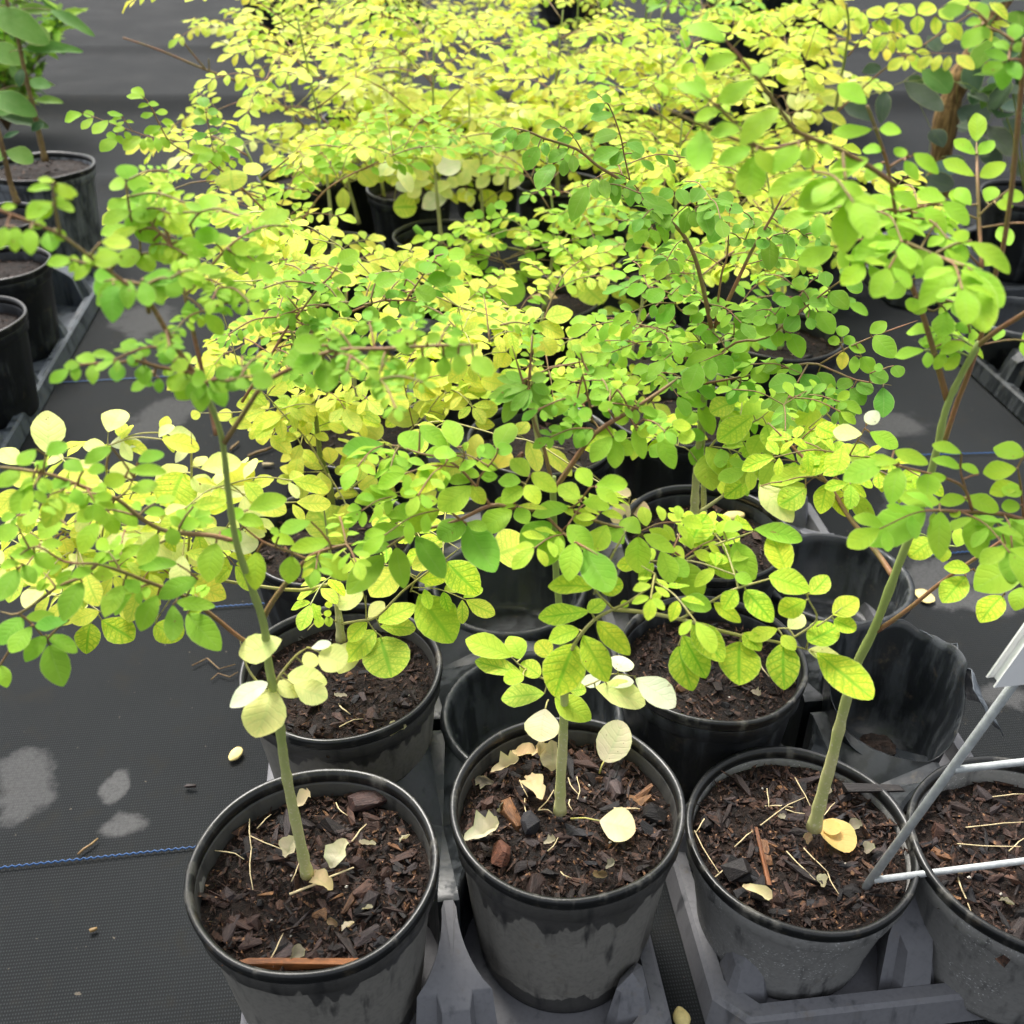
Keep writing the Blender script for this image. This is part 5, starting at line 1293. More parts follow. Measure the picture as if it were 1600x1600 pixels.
# ---------------------------------------------------------------- rear rows
P, Y = seedling('green seedling at the left rear with a long curved frond over bare cloth', 'R5l')
P.stem('F', [(500, 545), (480, 500), (460, 450), (447, 400), (443, 340)], Y, Y, .0034, .0016, M_STEMG)
P.stalk('F', Y, Y - .02, [(447, 395), (430, 350), (415, 331), (371, 287), (324, 250), (297, 240), (267, 223), (250, 196), (233, 162), (220, 148)], .0016, .0006)
P.stalk('F', Y, Y + .02, [(449, 378), (475, 340), (506, 300), (540, 277), (580, 258), (631, 236), (690, 225)], .0016, .0006)
P.stalk('C2', None, None, [(710, 940), (560, 900), (450, 862), (330, 820), (200, 770), (130, 740)], .0007, .0004)
P.stalk('C2', None, None, [(450, 862), (415, 810), (385, 765)], .0005, .0003)
P.stalk('C2', None, None, [(985, 1010), (965, 900), (940, 780), (930, 710)], .0006, .0004)
P.leaves('C2', '''g 120,750,0,780,64 125,750,195,750,44 190,775,120,850,54 290,790,195,880,72 350,820,300,790,34 390,760,290,742,34 380,775,320,788,22 g 395,800,350,828,26 400,800,455,797,20 525,650,445,570,66 520,640,415,635,38 560,690,487,698,30 555,680,618,680,34 590,745,508,768,42 600,740,680,740,40 640,800,718,800,40 655,805,700,832,22
 640,830,530,870,54 400,850,325,855,42 345,900,280,890,44 345,905,245,1000,84 350,890,390,940,44 400,865,430,910,42 500,900,400,990,86 520,910,520,980,52 555,900,575,985,52 600,900,625,985,52 640,900,690,965,58 620,850,590,890,40
 T 932,705,890,625,74 925,740,855,725,46 945,740,1010,730,50 935,805,850,795,46 950,805,1040,795,52 945,880,848,900,50 965,880,1000,850,50 1010,860,1095,860,44 g 985,1000,825,980,60 970,1010,830,1060,60 985,1000,890,1070,64 995,1000,1010,1080,70 1010,990,1080,1050,54 1000,985,1060,960,50 1060,940,1180,940,60 1050,960,1150,1020,50 990,950,1000,930,36
 q 960,1070,960,1120,44 1040,1060,1048,1108,40 1100,1050,1118,1100,44 1150,1040,1190,1080,40 y 1100,1120,1110,1240,200 1190,1140,1290,1090,90''')
P.pins('R2', 'g n5 L62 0,840,-90,700 150,770,120,560 250,720,210,500 n4 130,770,-20,620 300,690,420,520 200,740,420,640 n5 200,740,520,690 100,790,330,760 0,830,90,640')
P.pins('R1', 'h n4 L60 1500,900,1320,760 1480,910,1300,880 1340,1090,1200,990 1330,1100,1180,1120 l 1250,1000,1220,900 1290,1060,1400,960')
P.pins('C5', 'g n3 L50 -90,380,-250,330 -100,420,-230,450 -60,330,40,300')
P.done()

P, Y = seedling('olive green seedling right of centre with a flat wide frond, behind the yellow veined sprig', 'R6m')
P.stem('F', [(850, 468), (838, 430), (820, 395), (790, 385), (775, 360)], Y, Y, .0030, .0014, M_STEMG)
P.stalk('C5', Y - .04, Y - .06, [(1200, 300), (1160, 400), (1060, 330), (950, 300), (830, 280), (730, 300)], .0011, .0006)
P.stalk('C5', None, None, [(1060, 330), (1180, 290), (1300, 260), (1430, 220), (1540, 180)], .0009, .0005)
P.stalk('C5', None, None, [(1060, 330), (1080, 370), (1080, 400)], .0007, .0005)
P.pins('C5', 'g n4 L66 1060,330,830,220 1100,310,1420,240 1080,350,1400,360 1060,340,760,330 n3 1050,320,1000,190 1180,290,1200,180 1300,260,1360,180 1300,270,1400,320 n4 950,300,800,400 h n3 830,280,700,230 1060,360,1000,450')
P.leaves('C5', 'g 820,310,990,300,64 930,340,925,392,48 1060,405,1085,475,68 1100,390,1175,420,54 1150,370,1245,402,54 1290,290,1390,310,62 1030,430,1150,520,142 1400,200,1500,190,48 1500,180,1590,190,48 1520,160,1500,110,50 T 980,420,960,450,44 G 880,130,930,110,40 1020,60,1080,70,42 1010,50,1000,110,44 1060,160,1065,215,40 1060,150,1140,100,36 1090,120,1145,130,30 970,120,920,100,44 980,180,990,220,40')
P.done()

P, Y = seedling('pale lime seedling with broad dull leaflets beside a shaded pot, right of centre', 'R6r')
P.stem('F', [(1045, 425), (1040, 380), (1030, 330), (1022, 270)], Y, Y, .0028, .0014, M_STEMG)
P.stalk('R2', Y - .05, Y - .12, [(1480, 1250), (1330, 1320), (1220, 1300), (1150, 1240), (1140, 1150)], .0008, .0005, M_PET)
P.stalk('R2', Y, Y - .02, [(1460, 1220), (1400, 1190), (1345, 1155), (1290, 1130)], .0008, .0005, M_PET)
P.stalk('R2', None, None, [(1330, 1320), (1300, 1400), (1400, 1480), (1480, 1560)], .0008, .0005, M_PET)
P.leaves('R2', 'p 1340,1140,1215,1130,42 y 1380,1130,1340,1080,52 1440,1160,1440,1080,72 1350,1140,1385,1200,58 1430,1160,1440,1240,76 d 1270,1190,1210,1150,60 1240,1150,1240,1225,88 1200,1250,1115,1200,50 q 1130,1310,1040,1250,60 1130,1310,1220,1400,120 1150,1330,1080,1370,60 1300,1440,1210,1440,46 1290,1400,1400,1420,40 1250,1500,1340,1530,80 1400,1500,1480,1520,60 1330,1390,1270,1340,44')
P.pins('R3', 'q n3 L80 0,1300,120,1200 30,1360,-120,1300 y n3 L90 300,1150,420,1260 280,1130,560,1200')
P.done()


def bushy(px, py, key, label, H, keys, seed, **kw):
    if key: x, y, z, *_ = POTS[key]
    else:
        x, y = on_z(px, py, .14).xy; z = .135
    return wild(label, (x, y, z), H, seed=seed, keys=keys, **kw)


YL = ['y', 'y', 'q', 'l', 'Y']; YG = ['y', 'l', 'l', 'q', 'h']; CR = ['p', 'y', 'y', 'q', 'd']; GR = ['G', 'g', 'T', 'h']; LM = ['l', 'q', 'y', 'h']
A = dict(npin=2, pp=4)
bushy(0, 0, 'R4l', 'yellow seedling under the green fronds, fourth row at the left', .22, YL, 101, nf=7, L=.020, flen=.16, t0=.3, **A)
bushy(0, 0, 'R4m', 'small yellow green seedling in the shaded middle pot of the fourth row', .17, LM, 102, nf=5, L=.017, flen=.13, t0=.4, **A)
bushy(0, 0, 'R4r', 'lime seedling hidden behind the bright green frond, fourth row', .20, GR, 103, nf=6, L=.018, flen=.14, **A)
bushy(0, 0, 'R5m', 'tiny yellow green seedling in the pot with bare dark soil', .14, YG, 104, nf=3, L=.016, flen=.10, **A)
bushy(0, 0, 'R5r', 'yellow lime seedling on the right below the dark green sprigs', .24, YL, 105, nf=8, L=.019, flen=.15, low=YL, lean=(-.05, .02), **A)
bushy(0, 0, 'R5l', 'yellow seedling leaning left of the long curved frond', .27, YL, 124, nf=8, L=.018, flen=.17, low=YL, lean=(-.07, .03), **A)
bushy(0, 0, 'R6m', 'green seedling filling the middle behind the flat wide frond', .22, GR, 125, nf=7, L=.016, flen=.15, low=YG, **A)
bushy(0, 0, 'R6r', 'yellow lime seedling behind the dark green reddish stalks', .24, YL, 126, nf=8, L=.020, flen=.16, low=YL, **A)
bushy(0, 0, 'R7l', 'several stemmed yellow seedling left of the green pod', .36, YL, 106, nf=9, L=.021, flen=.21, low=CR, t0=.38, lean=(-.02, 0), **A)
bushy(0, 0, 'R7m', 'cream yellow seedling above the green pod, one pale stem', .32, YL, 107, nf=9, L=.021, flen=.2, low=CR, t0=.36, **A)
bushy(0, 0, 'R8m', 'yellow seedling with two dull broad leaves near its foot', .32, YL, 108, nf=9, L=.020, flen=.21, low=CR, t0=.3, **A)
bushy(0, 0, 'R8l', 'cream leaved seedling in the middle of the rear rows', .36, YL, 109, nf=9, L=.020, flen=.22, low=CR, t0=.3, **A)
bushy(0, 0, 'R8r', 'yellow green seedling in the rear rows behind the dark hanging leaflets', .35, YG, 110, nf=9, L=.023, flen=.22, low=YL, t0=.25, **A)
GAPS = ((600, 305, CR, 131, 'low cream yellow seedling in the gap left of the pale stems'), (690, 318, CR, 132, 'low pale yellow seedling behind the green pod'), (790, 295, YL, 133, 'low yellow seedling in the gap right of the pale stems'),
        (950, 300, YL, 134, 'low yellow seedling behind the hanging dark leaflets'), (1090, 330, YG, 135, 'low lime seedling behind the reddish forked stalks'), (1190, 380, YL, 136, 'low yellow seedling right of the reddish forked stalks'), (560, 340, YL, 137, 'low bright yellow seedling near the curved frond'))
for gx_, gy_, kk_, sd_, lb_ in GAPS: bushy(gx_, gy_, None, lb_, .17, kk_, sd_, nf=8, L=.021, flen=.16, t0=.15, **A)
REAR = ((560, 255), (470, 290), (760, 240), (900, 225), (1090, 250), (1180, 290), (650, 205), (820, 185), (990, 185), (560, 195), (1065, 176), (700, 165), (930, 160), (1240, 215))
bushy(*REAR[0], None, 'yellow seedling at the left end of the rear rows, bare reddish twig beside it', .40, GR, 111, nf=6, L=.017, flen=.24, low=YL, t0=.4, lean=(-.04, 0), **A)
bushy(*REAR[1], None, 'bright yellow seedling at the outer left of the rear rows, big round low leaves', .32, YL, 112, nf=6, L=.018, flen=.21, low=CR, t0=.42, **A)
bushy(*REAR[2], None, 'yellow seedling in the centre of the rear rows, dense top', .40, YG, 113, nf=6, L=.018, flen=.25, low=CR, t0=.38, **A)
bushy(*REAR[3], None, 'lemon yellow seedling right of the centre of the rear rows', .40, YG, 114, nf=6, L=.018, flen=.25, low=CR, t0=.34, **A)
bushy(*REAR[4], None, 'lime yellow seedling at the right of the rear rows before the large pot', .38, GR, 115, nf=6, L=.022, flen=.24, low=YL, t0=.36, **A)
bushy(*REAR[5], None, 'broad leaved yellow seedling at the right end of the rear rows', .28, YL, 116, nf=8, L=.025, flen=.2, low=CR, t0=.38, **A)
bushy(*REAR[6], None, 'green topped seedling at the far left of the back row', .44, GR, 117, nf=6, L=.017, flen=.27, low=YL, t0=.42, **A)
bushy(*REAR[7], None, 'green topped seedling in the middle of the back row', .47, GR, 118, nf=6, L=.017, flen=.28, low=YL, t0=.42, **A)
bushy(*REAR[8], None, 'lime seedling right in the back row with long fronds', .47, GR, 119, nf=6, L=.018, flen=.28, low=YL, t0=.42, **A)
bushy(*REAR[9], None, 'green seedling at the left corner of the back row', .46, GR, 120, nf=6, L=.016, flen=.26, low=YL, t0=.35, **A)
bushy(*REAR[10], None, 'lime green seedling at the right corner of the back row', .46, GR, 121, nf=6, L=.022, flen=.27, low=YG, t0=.42, **A)
bushy(*REAR[11], None, 'tall green seedling behind the back row, left of centre', .55, GR, 122, nf=6, L=.017, flen=.29, low=YG, t0=.35, **A)
bushy(*REAR[12], None, 'tall green seedling behind the back row, right of centre', .55, GR, 123, nf=6, L=.017, flen=.29, low=YG, t0=.35, **A)
for i, (px, py) in enumerate(REAR[:13]):
    x, y = on_z(px, py, .14).xy
    pot('rear%d' % i, x, y, 'black pot hidden in the rear rows below dense yellow foliage', M_POTB, nchip=0, nstraw=0, seed=60 + i, crumbs=0, group='black pots hidden in the rear rows')

# cream leaflets of the pot by the green pod, low sprays round its stem
x, y, z, *_ = POTS['R7m']
P = Plant("moringa_seedling", 'cream seedling with large pale sprays low on a straight stem above the green pod', "seedling", (x + .035, y + .05, z - .01), SEED); Y = y + .05
P.stem('R2', [(668, 1090), (662, 960), (655, 850), (655, 740), (610, 620), (600, 440)], Y, Y, .0036, .0012, M_STEM)
P.stalk('R2', Y, Y - .03, [(640, 990), (580, 930), (520, 890), (420, 860), (330, 850)], .0011, .0006, M_PET)
P.stalk('R2', Y, Y + .01, [(662, 880), (720, 780), (800, 680), (820, 640)], .0010, .0006, M_PET)
P.stalk('R2', Y, Y, [(655, 850), (560, 800), (460, 770)], .0009, .0005, M_PET)
P.stalk('R2', Y, Y - .02, [(668, 940), (720, 900), (800, 860)], .0008, .0005, M_PET)
P.leaves('R2', '''y 660,720,660,595,84 c 560,750,458,790,92 p 650,820,585,730,84 660,820,760,715,94 700,800,850,735,86 790,880,840,790,58 c 500,900,388,945,80 p 430,840,330,850,46 520,850,430,875,46 y 690,960,685,880,80 740,920,800,905,44 p 345,770,400,830,64 c 200,780,290,775,62 y 100,790,160,860,84 c 270,840,310,885,50 y 20,870,20,960,60 q 250,960,355,960,102
 p 600,780,560,850,60 640,830,700,760,60 700,820,640,860,54 760,800,720,850,50 560,830,500,860,54 380,870,320,910,54 450,860,520,910,50 y 620,880,560,930,60 p 680,780,740,700,56 820,760,780,700,50''')
P.done()

# bare twig of the rear left seedling
x, y = on_z(560, 255, .14).xy
P = Plant("bare_twig", 'reddish leafless twig with a side shoot reaching left over dark cloth', 'twig', (x, y, .135))
P.stem('F', [(192, 59), (229, 71), (263, 84), (324, 110), (398, 138), (456, 179), (489, 213), (530, 245), (560, 256)], y - .08, y, .0014, .0026, M_RED, "stem", 6)
P.stem('F', [(280, 57), (296, 78), (321, 108)], y - .06, y - .05, .0011, .0016, M_RED, "side_shoot", 5)
P.stem('F', [(326, 92), (327, 110)], y - .05, y - .05, .001, .0014, M_RED, "side_shoot", 5)
P.done()

# yellow seedling at the upper right, its fronds in front of the big leaved plants
x, y = on_z(1300, 330, .14).xy
P = Plant("moringa_seedling", 'yellow seedling at the upper right, rows of hanging leaflets before dark leaves', "seedling", (x, y, .135), SEED); Y = y
pot('yr', x, y, 'black pot of the yellow seedling at the upper right', M_POTB, nchip=10, nstraw=0, seed=80, crumbs=0)
P.stem('F', [(1300, 330), (1300, 250), (1306, 169), (1320, 91), (1326, 40), (1322, 5)], Y, Y - .02, .0036, .0018, M_STEMG)
P.stalk('F', Y, Y - .03, [(1303, 180), (1345, 140), (1391, 101), (1440, 72), (1480, 45), (1520, 20), (1560, 0)], .0016, .0008)
P.stalk('F', Y, Y - .03, [(1325, 88), (1345, 62), (1365, 40), (1385, 20), (1420, 5)], .0014, .0007)
P.stalk('F', Y, Y - .05, [(1324, 20), (1280, 14), (1240, 25), (1205, 50), (1185, 70)], .0012, .0006)
P.stalk('T7', None, None, [(500, 290), (600, 460), (760, 440), (900, 445), (1060, 445)], .0007, .0004)
P.stalk('T7', None, None, [(400, 150), (560, 110), (740, 120), (900, 150), (1040, 230)], .0007, .0004)
P.stalk('T7', None, None, [(400, 150), (480, 260), (600, 300), (680, 350)], .0007, .0004)
P.stalk('C3', None, None, [(1090, 60), (970, 420), (960, 560), (935, 690)], .0008, .0005)
P.leaves('T7', '''y 600,480,475,570,90 620,480,690,500,54 830,470,725,550,84 900,460,845,570,80 980,465,950,570,70 1040,460,1180,570,100 600,430,670,430,36 700,430,820,430,50 q 440,300,360,420,110 490,330,510,425,60 580,310,580,420,90 620,300,740,390,100 540,150,540,260,110 720,130,710,262,110 860,140,870,262,90 960,190,1090,300,110 1000,260,950,365,100 570,110,440,140,66 550,30,440,90,66 560,40,680,130,110 720,110,860,60,110 890,80,1010,140,90 960,30,1140,20,80 1150,20,1250,100,84 1310,20,1460,120,76 y 1350,180,1480,220,50 1290,210,1330,320,56 1330,200,1400,240,36
 q 130,160,190,60,120 250,100,230,240,110 300,80,420,130,110 330,190,470,240,90 60,40,20,190,120 290,180,270,270,60''')
P.leaves('C3', 'y 990,420,1040,230,126 970,465,860,420,56 985,475,1090,490,54 940,580,808,560,66 975,575,1100,640,70 q 850,180,830,50,100 770,210,720,100,70 760,215,835,220,66 900,110,980,60,80 1130,30,1150,165,110')
P.done()

# ---------------------------------------------------------------- saplings with broad leaves at the left edge
def sapling(label, key, stem, Y, leaves, reg='C1'):
    x, y, z, *_ = POTS[key]
    P = Plant("glossy_leaved_sapling", label, "sapling", (x, y, z), "saplings at the left edge")
    P.stem('F', stem, y, y + .01, .0055, .003, M_BROWN)
    P.leaves(reg, leaves, dy=.03); P.done(); return P


PAL['s'] = ((108, 150, 68), .15); PAL['S'] = ((66, 96, 58), .1)
sapling('broad leaved sapling in the dusty grey pot, glossy mid green leaves', 'L1', [(71, 252), (60, 205), (50, 160), (38, 110), (28, 60), (10, 0), (0, -40)], 0,
        's 100,160,290,255,120 -60,60,270,200,150 130,300,480,270,70 40,320,150,350,90 -80,280,150,340,120 100,60,330,50,60 300,60,540,170,60 170,480,300,520,70 200,600,370,600,44 -60,560,190,640,120 S 0,700,270,720,70 260,730,190,770,50 s -40,680,150,640,70 S 130,410,110,500,60')
sapling('broad leaved sapling in the middle pot of the left edge', 'L2', [(27, 318), (16, 285), (6, 240), (-6, 190), (-14, 150)], 0,
        's 35,900,190,950,100 20,890,-60,950,100 S 20,820,110,785,30 s -20,860,-80,760,60')


def shrub(label, px, py, zc, rad, h, n, key, L, asp, seed, kind, group=None, name="bushy_shrub", big=300, zlo=.02):
    rng = random.Random(seed); b = on_z(px, py, 0); P = Plant(name, label, "shrub", (b.x, b.y, .0), group)
    ends = []
    for i in range(26):
        a = rng.uniform(0, 6.28); r_ = rad * rng.uniform(.2, 1) ** .5; hh = h * rng.uniform(.45, 1)
        e = b + Vector((math.cos(a) * r_, math.sin(a) * r_, hh)); m_ = b.lerp(e, .5) + Vector((0, 0, hh * .1))
        o = P.stalk3([b + Vector((0, 0, zlo)), m_, e], .0022, .0008, M_BROWN, 4, False); o.name = "twig"; ends.append((o, bez([b + Vector((0, 0, zlo)), m_, e], 10)))
    for i in range(n):
        o, c = rng.choice(ends); q = c[rng.randrange(2, len(c))] + Vector((rng.gauss(0, .012), rng.gauss(0, .012), rng.gauss(0, .012)))
        a = Vector((rng.uniform(-1, 1), rng.uniform(-1, 1), rng.uniform(-.4, .7))).normalized()
        nn = (Vector((rng.gauss(0, .4), rng.gauss(-.35, .4), 1))).normalized(); nn = (nn - a * nn.dot(a)).normalized()
        place_leaf(o, P.inv, q, a, nn, L * rng.uniform(.7, 1.25), L * asp, rng.choice(key), kind, "leaf")
    return cap(P)


shrub('dense fine leaved light green shrub in the upper left corner', 15, 215, .3, .27, .62, 1100, ['s', 'g', 'h', 'k', 'g'], .060, .30, 201, 'lan')
shrub('pale fine leaved shrub behind the dense one at the upper left edge', -40, 150, .3, .40, .75, 420, ['s', 'g', 'h'], .05, .3, 202, 'lan')

# ---------------------------------------------------------------- toothed grey green plants and the brown trunk at the upper right
PAL['K'] = ((84, 102, 88), .2)


def toothed(label, key, leaves, fill, seed):
    x, y, z, *_ = POTS[key]; rng = random.Random(seed)
    P = Plant("toothed_leaf_plant", label, "plant", (x, y, z), "toothed leaved plants at the upper right")
    b = Vector((x, y, z)); sts = []
    for i in range(7):
        a = rng.uniform(0, 6.28); e = b + Vector((math.cos(a) * .16, math.sin(a) * .16, rng.uniform(.10, .34)))
        o = P.stalk3([b, b.lerp(e, .5) + Vector((0, 0, .05)), e], .0020, .001, M_STEMG, 5); sts.append((o, b.lerp(e, .5) + Vector((0, 0, .05)), e))
    P.leaves('T7', leaves, dy=.05)
    for i in range(fill):
        o, m_, e = rng.choice(sts); q = m_.lerp(e, rng.uniform(0, 1)) + Vector((rng.gauss(0, .03), rng.gauss(0, .03), rng.gauss(0, .02)))
        a = Vector((rng.uniform(-1, 1), rng.uniform(-1, .6), rng.uniform(-.5, .3))).normalized(); nn = Vector((rng.gauss(0, .3), rng.gauss(-.2, .3), 1)); nn = (nn - a * nn.dot(a)).normalized()
        l = rng.uniform(.04, .075); place_leaf(o, P.inv, q, a, nn, l, l * .62, rng.choice(['K', 'K', 'S', 'k']), 'lan' if rng.random() < .6 else 'ell', "leaf")
    return P.done()


toothed('plant with grey green toothed leaves left of the brown trunk', 'K1', 'K 600,680,910,920,170 440,760,420,990,120 100,870,330,970,130 k 750,580,980,740,200 K 830,1080,930,1200,140 780,1480,1000,1560,160 870,1350,1000,1450,140 950,1300,1100,1400,120 250,600,400,560,90 800,300,900,420,120 S 640,640,760,700,90', 85, 301)
toothed('plant with pale toothed leaves right of the brown trunk', 'K2', 'K 1040,900,1300,1000,200 1040,690,1250,720,90 1200,740,1500,850,140 1300,1050,1500,1250,160 1050,1040,1130,1090,80 1400,900,1600,870,100 1420,1000,1600,1100,130 1500,1450,1620,1380,130 1250,1250,1400,1350,150 1150,1150,1300,1280,150', 90, 302)
x, y, z, *_ = POTS['K2']
b = on_z(1462, 330, .02); m = MB(); c = bez([b, at(1482, 170, b.y + .02), at(1525, 80, b.y + .04), at(1580, -40, b.y + .08), at(1620, -160, b.y + .12)], 30)
m.tube([p for p in c], [.024 * (1 + .12 * math.sin(i * 1.3) + .08 * math.sin(i * 3.1)) for i in range(len(c))], 14)
t = NT("fibrous_bark"); g = t.noise(t.mapping(t.geo(), (1, 1, .12)), 160, 5, .65)
t.fin(t.mix(t.ramp(g, .35, .68), srgb(84, 64, 40) + (1,), srgb(168, 136, 88) + (1,)), .85, t.bump(g, .9, .006), .2)
tag(m.build("leaning_stump", t.m), 'leaning fibrous brown trunk among the grey green leaves', 'trunk')

# ---------------------------------------------------------------- wire sign stake with a white card
b = on_z(1351, 1388, POTS['P3'][2]); top = at(1596, 1052, b.y + .004); e2 = (top - b).normalized()
q = on_z(1600, 1340, (at(1365, 1370, b.y)).z); e1 = (q - at(1365, 1370, b.y)).normalized(); en = e1.cross(e2).normalized()
if en.dot(CAM - b) < 0: en = -en
rt = empty("sign_stake", b); tag(rt, 'galvanised wire stake carrying a blank white corrugated card, pushed into the specked pot', 'sign stake')
W = .25; Lg = (top - b).length + .13


def rod(name, p, q, r=.0024):
    m = MB(); m.tube([p - b, p.lerp(q, .5) - b, q - b], [r] * 3, 10); return m.build(name, M_ZINC, rt)


rod("leg", b - e2 * .03, b + e2 * Lg, .0029); rod("leg", b + e1 * W - e2 * .03, b + e1 * W + e2 * Lg, .0029)
s1 = .012; s2 = (at(1490, 1200, b.y + .002) - b).dot(e2)
rod("crossbar", b + e2 * s1 + en * .002, b + e2 * s1 + e1 * W + en * .002); rod("crossbar", b + e2 * s2 + en * .002, b + e2 * s2 + e1 * W + en * .002)
cn = at(1538, 1054, b.y) - b; g12 = e1.dot(e2); d1, d2 = cn.dot(e1), cn.dot(e2); a1, a2 = (d1 - g12 * d2) / (1 - g12 * g12), (d2 - g12 * d1) / (1 - g12 * g12)
# the card: two skins with flutes between them, open along its cut left edge
m = MB(); th = .0085; w, h = .32, .21
mm = Matrix((e1, e2, en)).transposed()
org = e1 * a1 + e2 * a2 + en * .003


def slab(u0, u1, v0, v1, d0, d1):
    cc = org + e1 * ((u0 + u1) / 2) + e2 * ((v0 + v1) / 2) + en * ((d0 + d1) / 2)
    m.box(cc, u1 - u0, v1 - v0, d1 - d0, mm)


slab(0, w, 0, h, th - .0012, th); slab(-.001, w, .001, h, 0, .0012)
for i in range(1, 40): slab(.0032 + i * .008, .0040 + i * .008, .0012, h - .001, .0013, th - .0013)
slab(.003, .0042, .0015, h - .001, .0013, th - .0013)
m.build("card", M_WHITE, rt, False)

# ---------------------------------------------------------------- fallen leaves on the soil, things lying on the cloth
def fallen(label, reg, pts, key, z, kind=None, petiole=None, group=None, curl=0.0, tiltx=0.0):
    ox, oy, k = REG[reg]; bx, by, tx, ty, w = pts
    B = on_z(ox + bx / k, oy + by / k, z + .0085); T = on_z(ox + tx / k, oy + ty / k, z + .0105 + curl)
    rt = empty("fallen_leaf", B); tag(rt, label, 'fallen leaf', group); ax = T - B; L = ax.length; ax.normalize()
    n = Vector((tiltx, -.15, 1)); n = (n - ax * n.dot(ax)).normalized()
    X = ax.cross(n); p0 = Vector(proj(B)); p1 = Vector(proj(B + X * .004)) - p0; dp = Vector((tx - bx, ty - by)).normalized()
    W = min(w / k / max(abs(p1.x * dp.y - p1.y * dp.x) / .004, 300), L * 1.4)
    place_leaf(rt, Matrix.Translation(-B), B, ax, n, L, W, key, kind, "blade")
    if petiole:
        q = on_z(ox + petiole[0] / k, oy + petiole[1] / k, z + .003); mm_ = MB(); mm_.tube([Vector((0, 0, 0)), (q - B) * .5 + Vector((0, 0, .002)), q - B], [.0007, .0006, .0008], 5); mm_.build("stalk", M_PET, rt)


PAL['x'] = ((226, 196, 128), .05)
FL = 'fallen leaves on the soil of the front pots'
z2, z3, z1, zb = POTS['P2'][2], POTS['P3'][2], POTS['P1'][2], POTS['B1'][2]
fallen('cream leaf standing on edge at the back right of the front middle pot', 'Q2', (1225, 385, 1310, 205, 150), 'f', z2, 'rnd', (1205, 440), FL, .02)
fallen('cream triangular leaf with its stalk lying right of the stem, front middle pot', 'Q2', (1205, 660, 1365, 690, 150), 'f', z2, 'obo', (1072, 650), FL)
fallen('pale leaf lying near the left rim of the front middle pot', 'Q2', (575, 750, 735, 690, 110), 'f', z2, 'cur', None, FL)
fallen('tan leaf curled left of the stem in the front middle pot', 'Q2', (870, 450, 940, 565, 90), 't', z2, 'cur', None, FL, .004)
fallen('shrivelled tan leaf farthest left in the front middle pot', 'Q2', (700, 435, 835, 390, 60), 't', z2, 'cur', None, FL, .004)
fallen('shrivelled tan leaf behind the hanging cream leaf', 'Q2', (795, 340, 930, 385, 64), 't', z2, 'cur', None, FL, .004)
fallen('withered tan leaf leaning on the stem of the front middle seedling', 'Q2', (985, 430, 985, 290, 100), 't', z2, 'cur', None, FL, .014)
fallen('cream leaf hanging by a thread beside the front middle stem', 'Q2', (955, 140, 935, 290, 150), 'f', z2 + .03, 'obo', (968, 100), FL, -.01)
fallen('crumpled tan tip below the hanging cream leaf', 'Q2', (930, 270, 935, 370, 60), 't', z2 + .012, 'cur', None, FL, -.008)
fallen('tan yellow leaf at the foot of the specked pot stem', 'Q3', (690, 650, 790, 790, 125), 'x', z3, 'rnd', None, FL)
fallen('small yellow leaf lying on the tan one, specked pot', 'Q3', (665, 690, 750, 690, 66), 'x', z3 + .004, 'rnd', None, FL)
fallen('pale dried leaf in the near part of the specked pot', 'Q3', (295, 960, 430, 1030, 60), 't', z3, 'cur', None, FL)
fallen('white spotted dry leaf right of the front left stem', 'Q1', (1530, 880, 1600, 750, 100), 'f', z1, 'cur', None, FL, .006)
fallen('dry tan leaf under the straw in the front left pot', 'Q1', (1440, 900, 1540, 980, 80), 't', z1, 'cur', None, FL)
fallen('pale dry leaf behind the front left stem', 'Q1', (1320, 830, 1370, 740, 80), 'f', z1, 'cur', None, FL, .004)
fallen('dry tan leaf at the rear of the front left pot', 'Q1', (1370, 590, 1450, 540, 70), 't', z1, 'cur', None, FL, .004)
fallen('pale curled leaf near the near rim of the pot behind the front left one', 'Q2', (210, 255, 310, 225, 56), 't', zb, 'cur', None, FL, .004)


def pebble(name, label, cat, px, py, z, sx, sy, sz, rz, mat, seed):
    bm = bmesh.new(); bmesh.ops.create_icosphere(bm, subdivisions=3, radius=1)
    for v in bm.verts: v.co *= 1 + .14 * noise.noise(v.co * 1.3 + Vector((seed, 0, 0))) + .05 * noise.noise(v.co * 4 + Vector((seed, 0, 0)))
    me = bpy.data.meshes.new(name); bm.to_mesh(me); bm.free(); me.polygons.foreach_set('use_smooth', [True] * len(me.polygons))
    p = on_z(px, py, z + sz * .8); o = link(name, me, None, mat, None, Matrix.Translation(p) @ Matrix.Rotation(rz, 4, 'Z') @ Matrix.Diagonal((sx, sy, sz, 1)))
    return tag(o, label, cat)


pebble("seed_husk", 'yellow tan seed husk on the cloth left of the front pots', 'seed husk', 368, 1178, .001, .0058, .0085, .0028, -.35, M_TAN, 1)
pebble("seed_husk", 'tan seed husk at the bottom edge between two trays', 'seed husk', 1065, 1590, .004, .006, .0075, .005, .2, M_TAN, 2)
pebble("pale_leaf_scrap", 'round pale scrap on the cloth beside the leaning thick stem', 'leaf scrap', 1445, 931, .001, .010, .013, .0012, .2, M_TAN, 3)
pebble("pod", 'tan oval seed shell on the soil of the three stemmed pot', 'seed shell', 1146, 806, POTS['R3r'][2], .012, .007, .004, .2, M_TAN, 4)
M_POD = mat_simple("green_pod", srgb(136, 196, 60), .45, .1)
b7 = POTS['R7m']
m = MB(); m.tube([at(648, 354, b7[1] - .06), at(660, 368, b7[1] - .06), at(673, 384, b7[1] - .06)], [.0045, .0062, .0050], 10); tag(m.build("green_pod", M_POD), 'bright green pod sticking up beside the pale stem', 'pod')
p = on_z(297, 1229, .002)
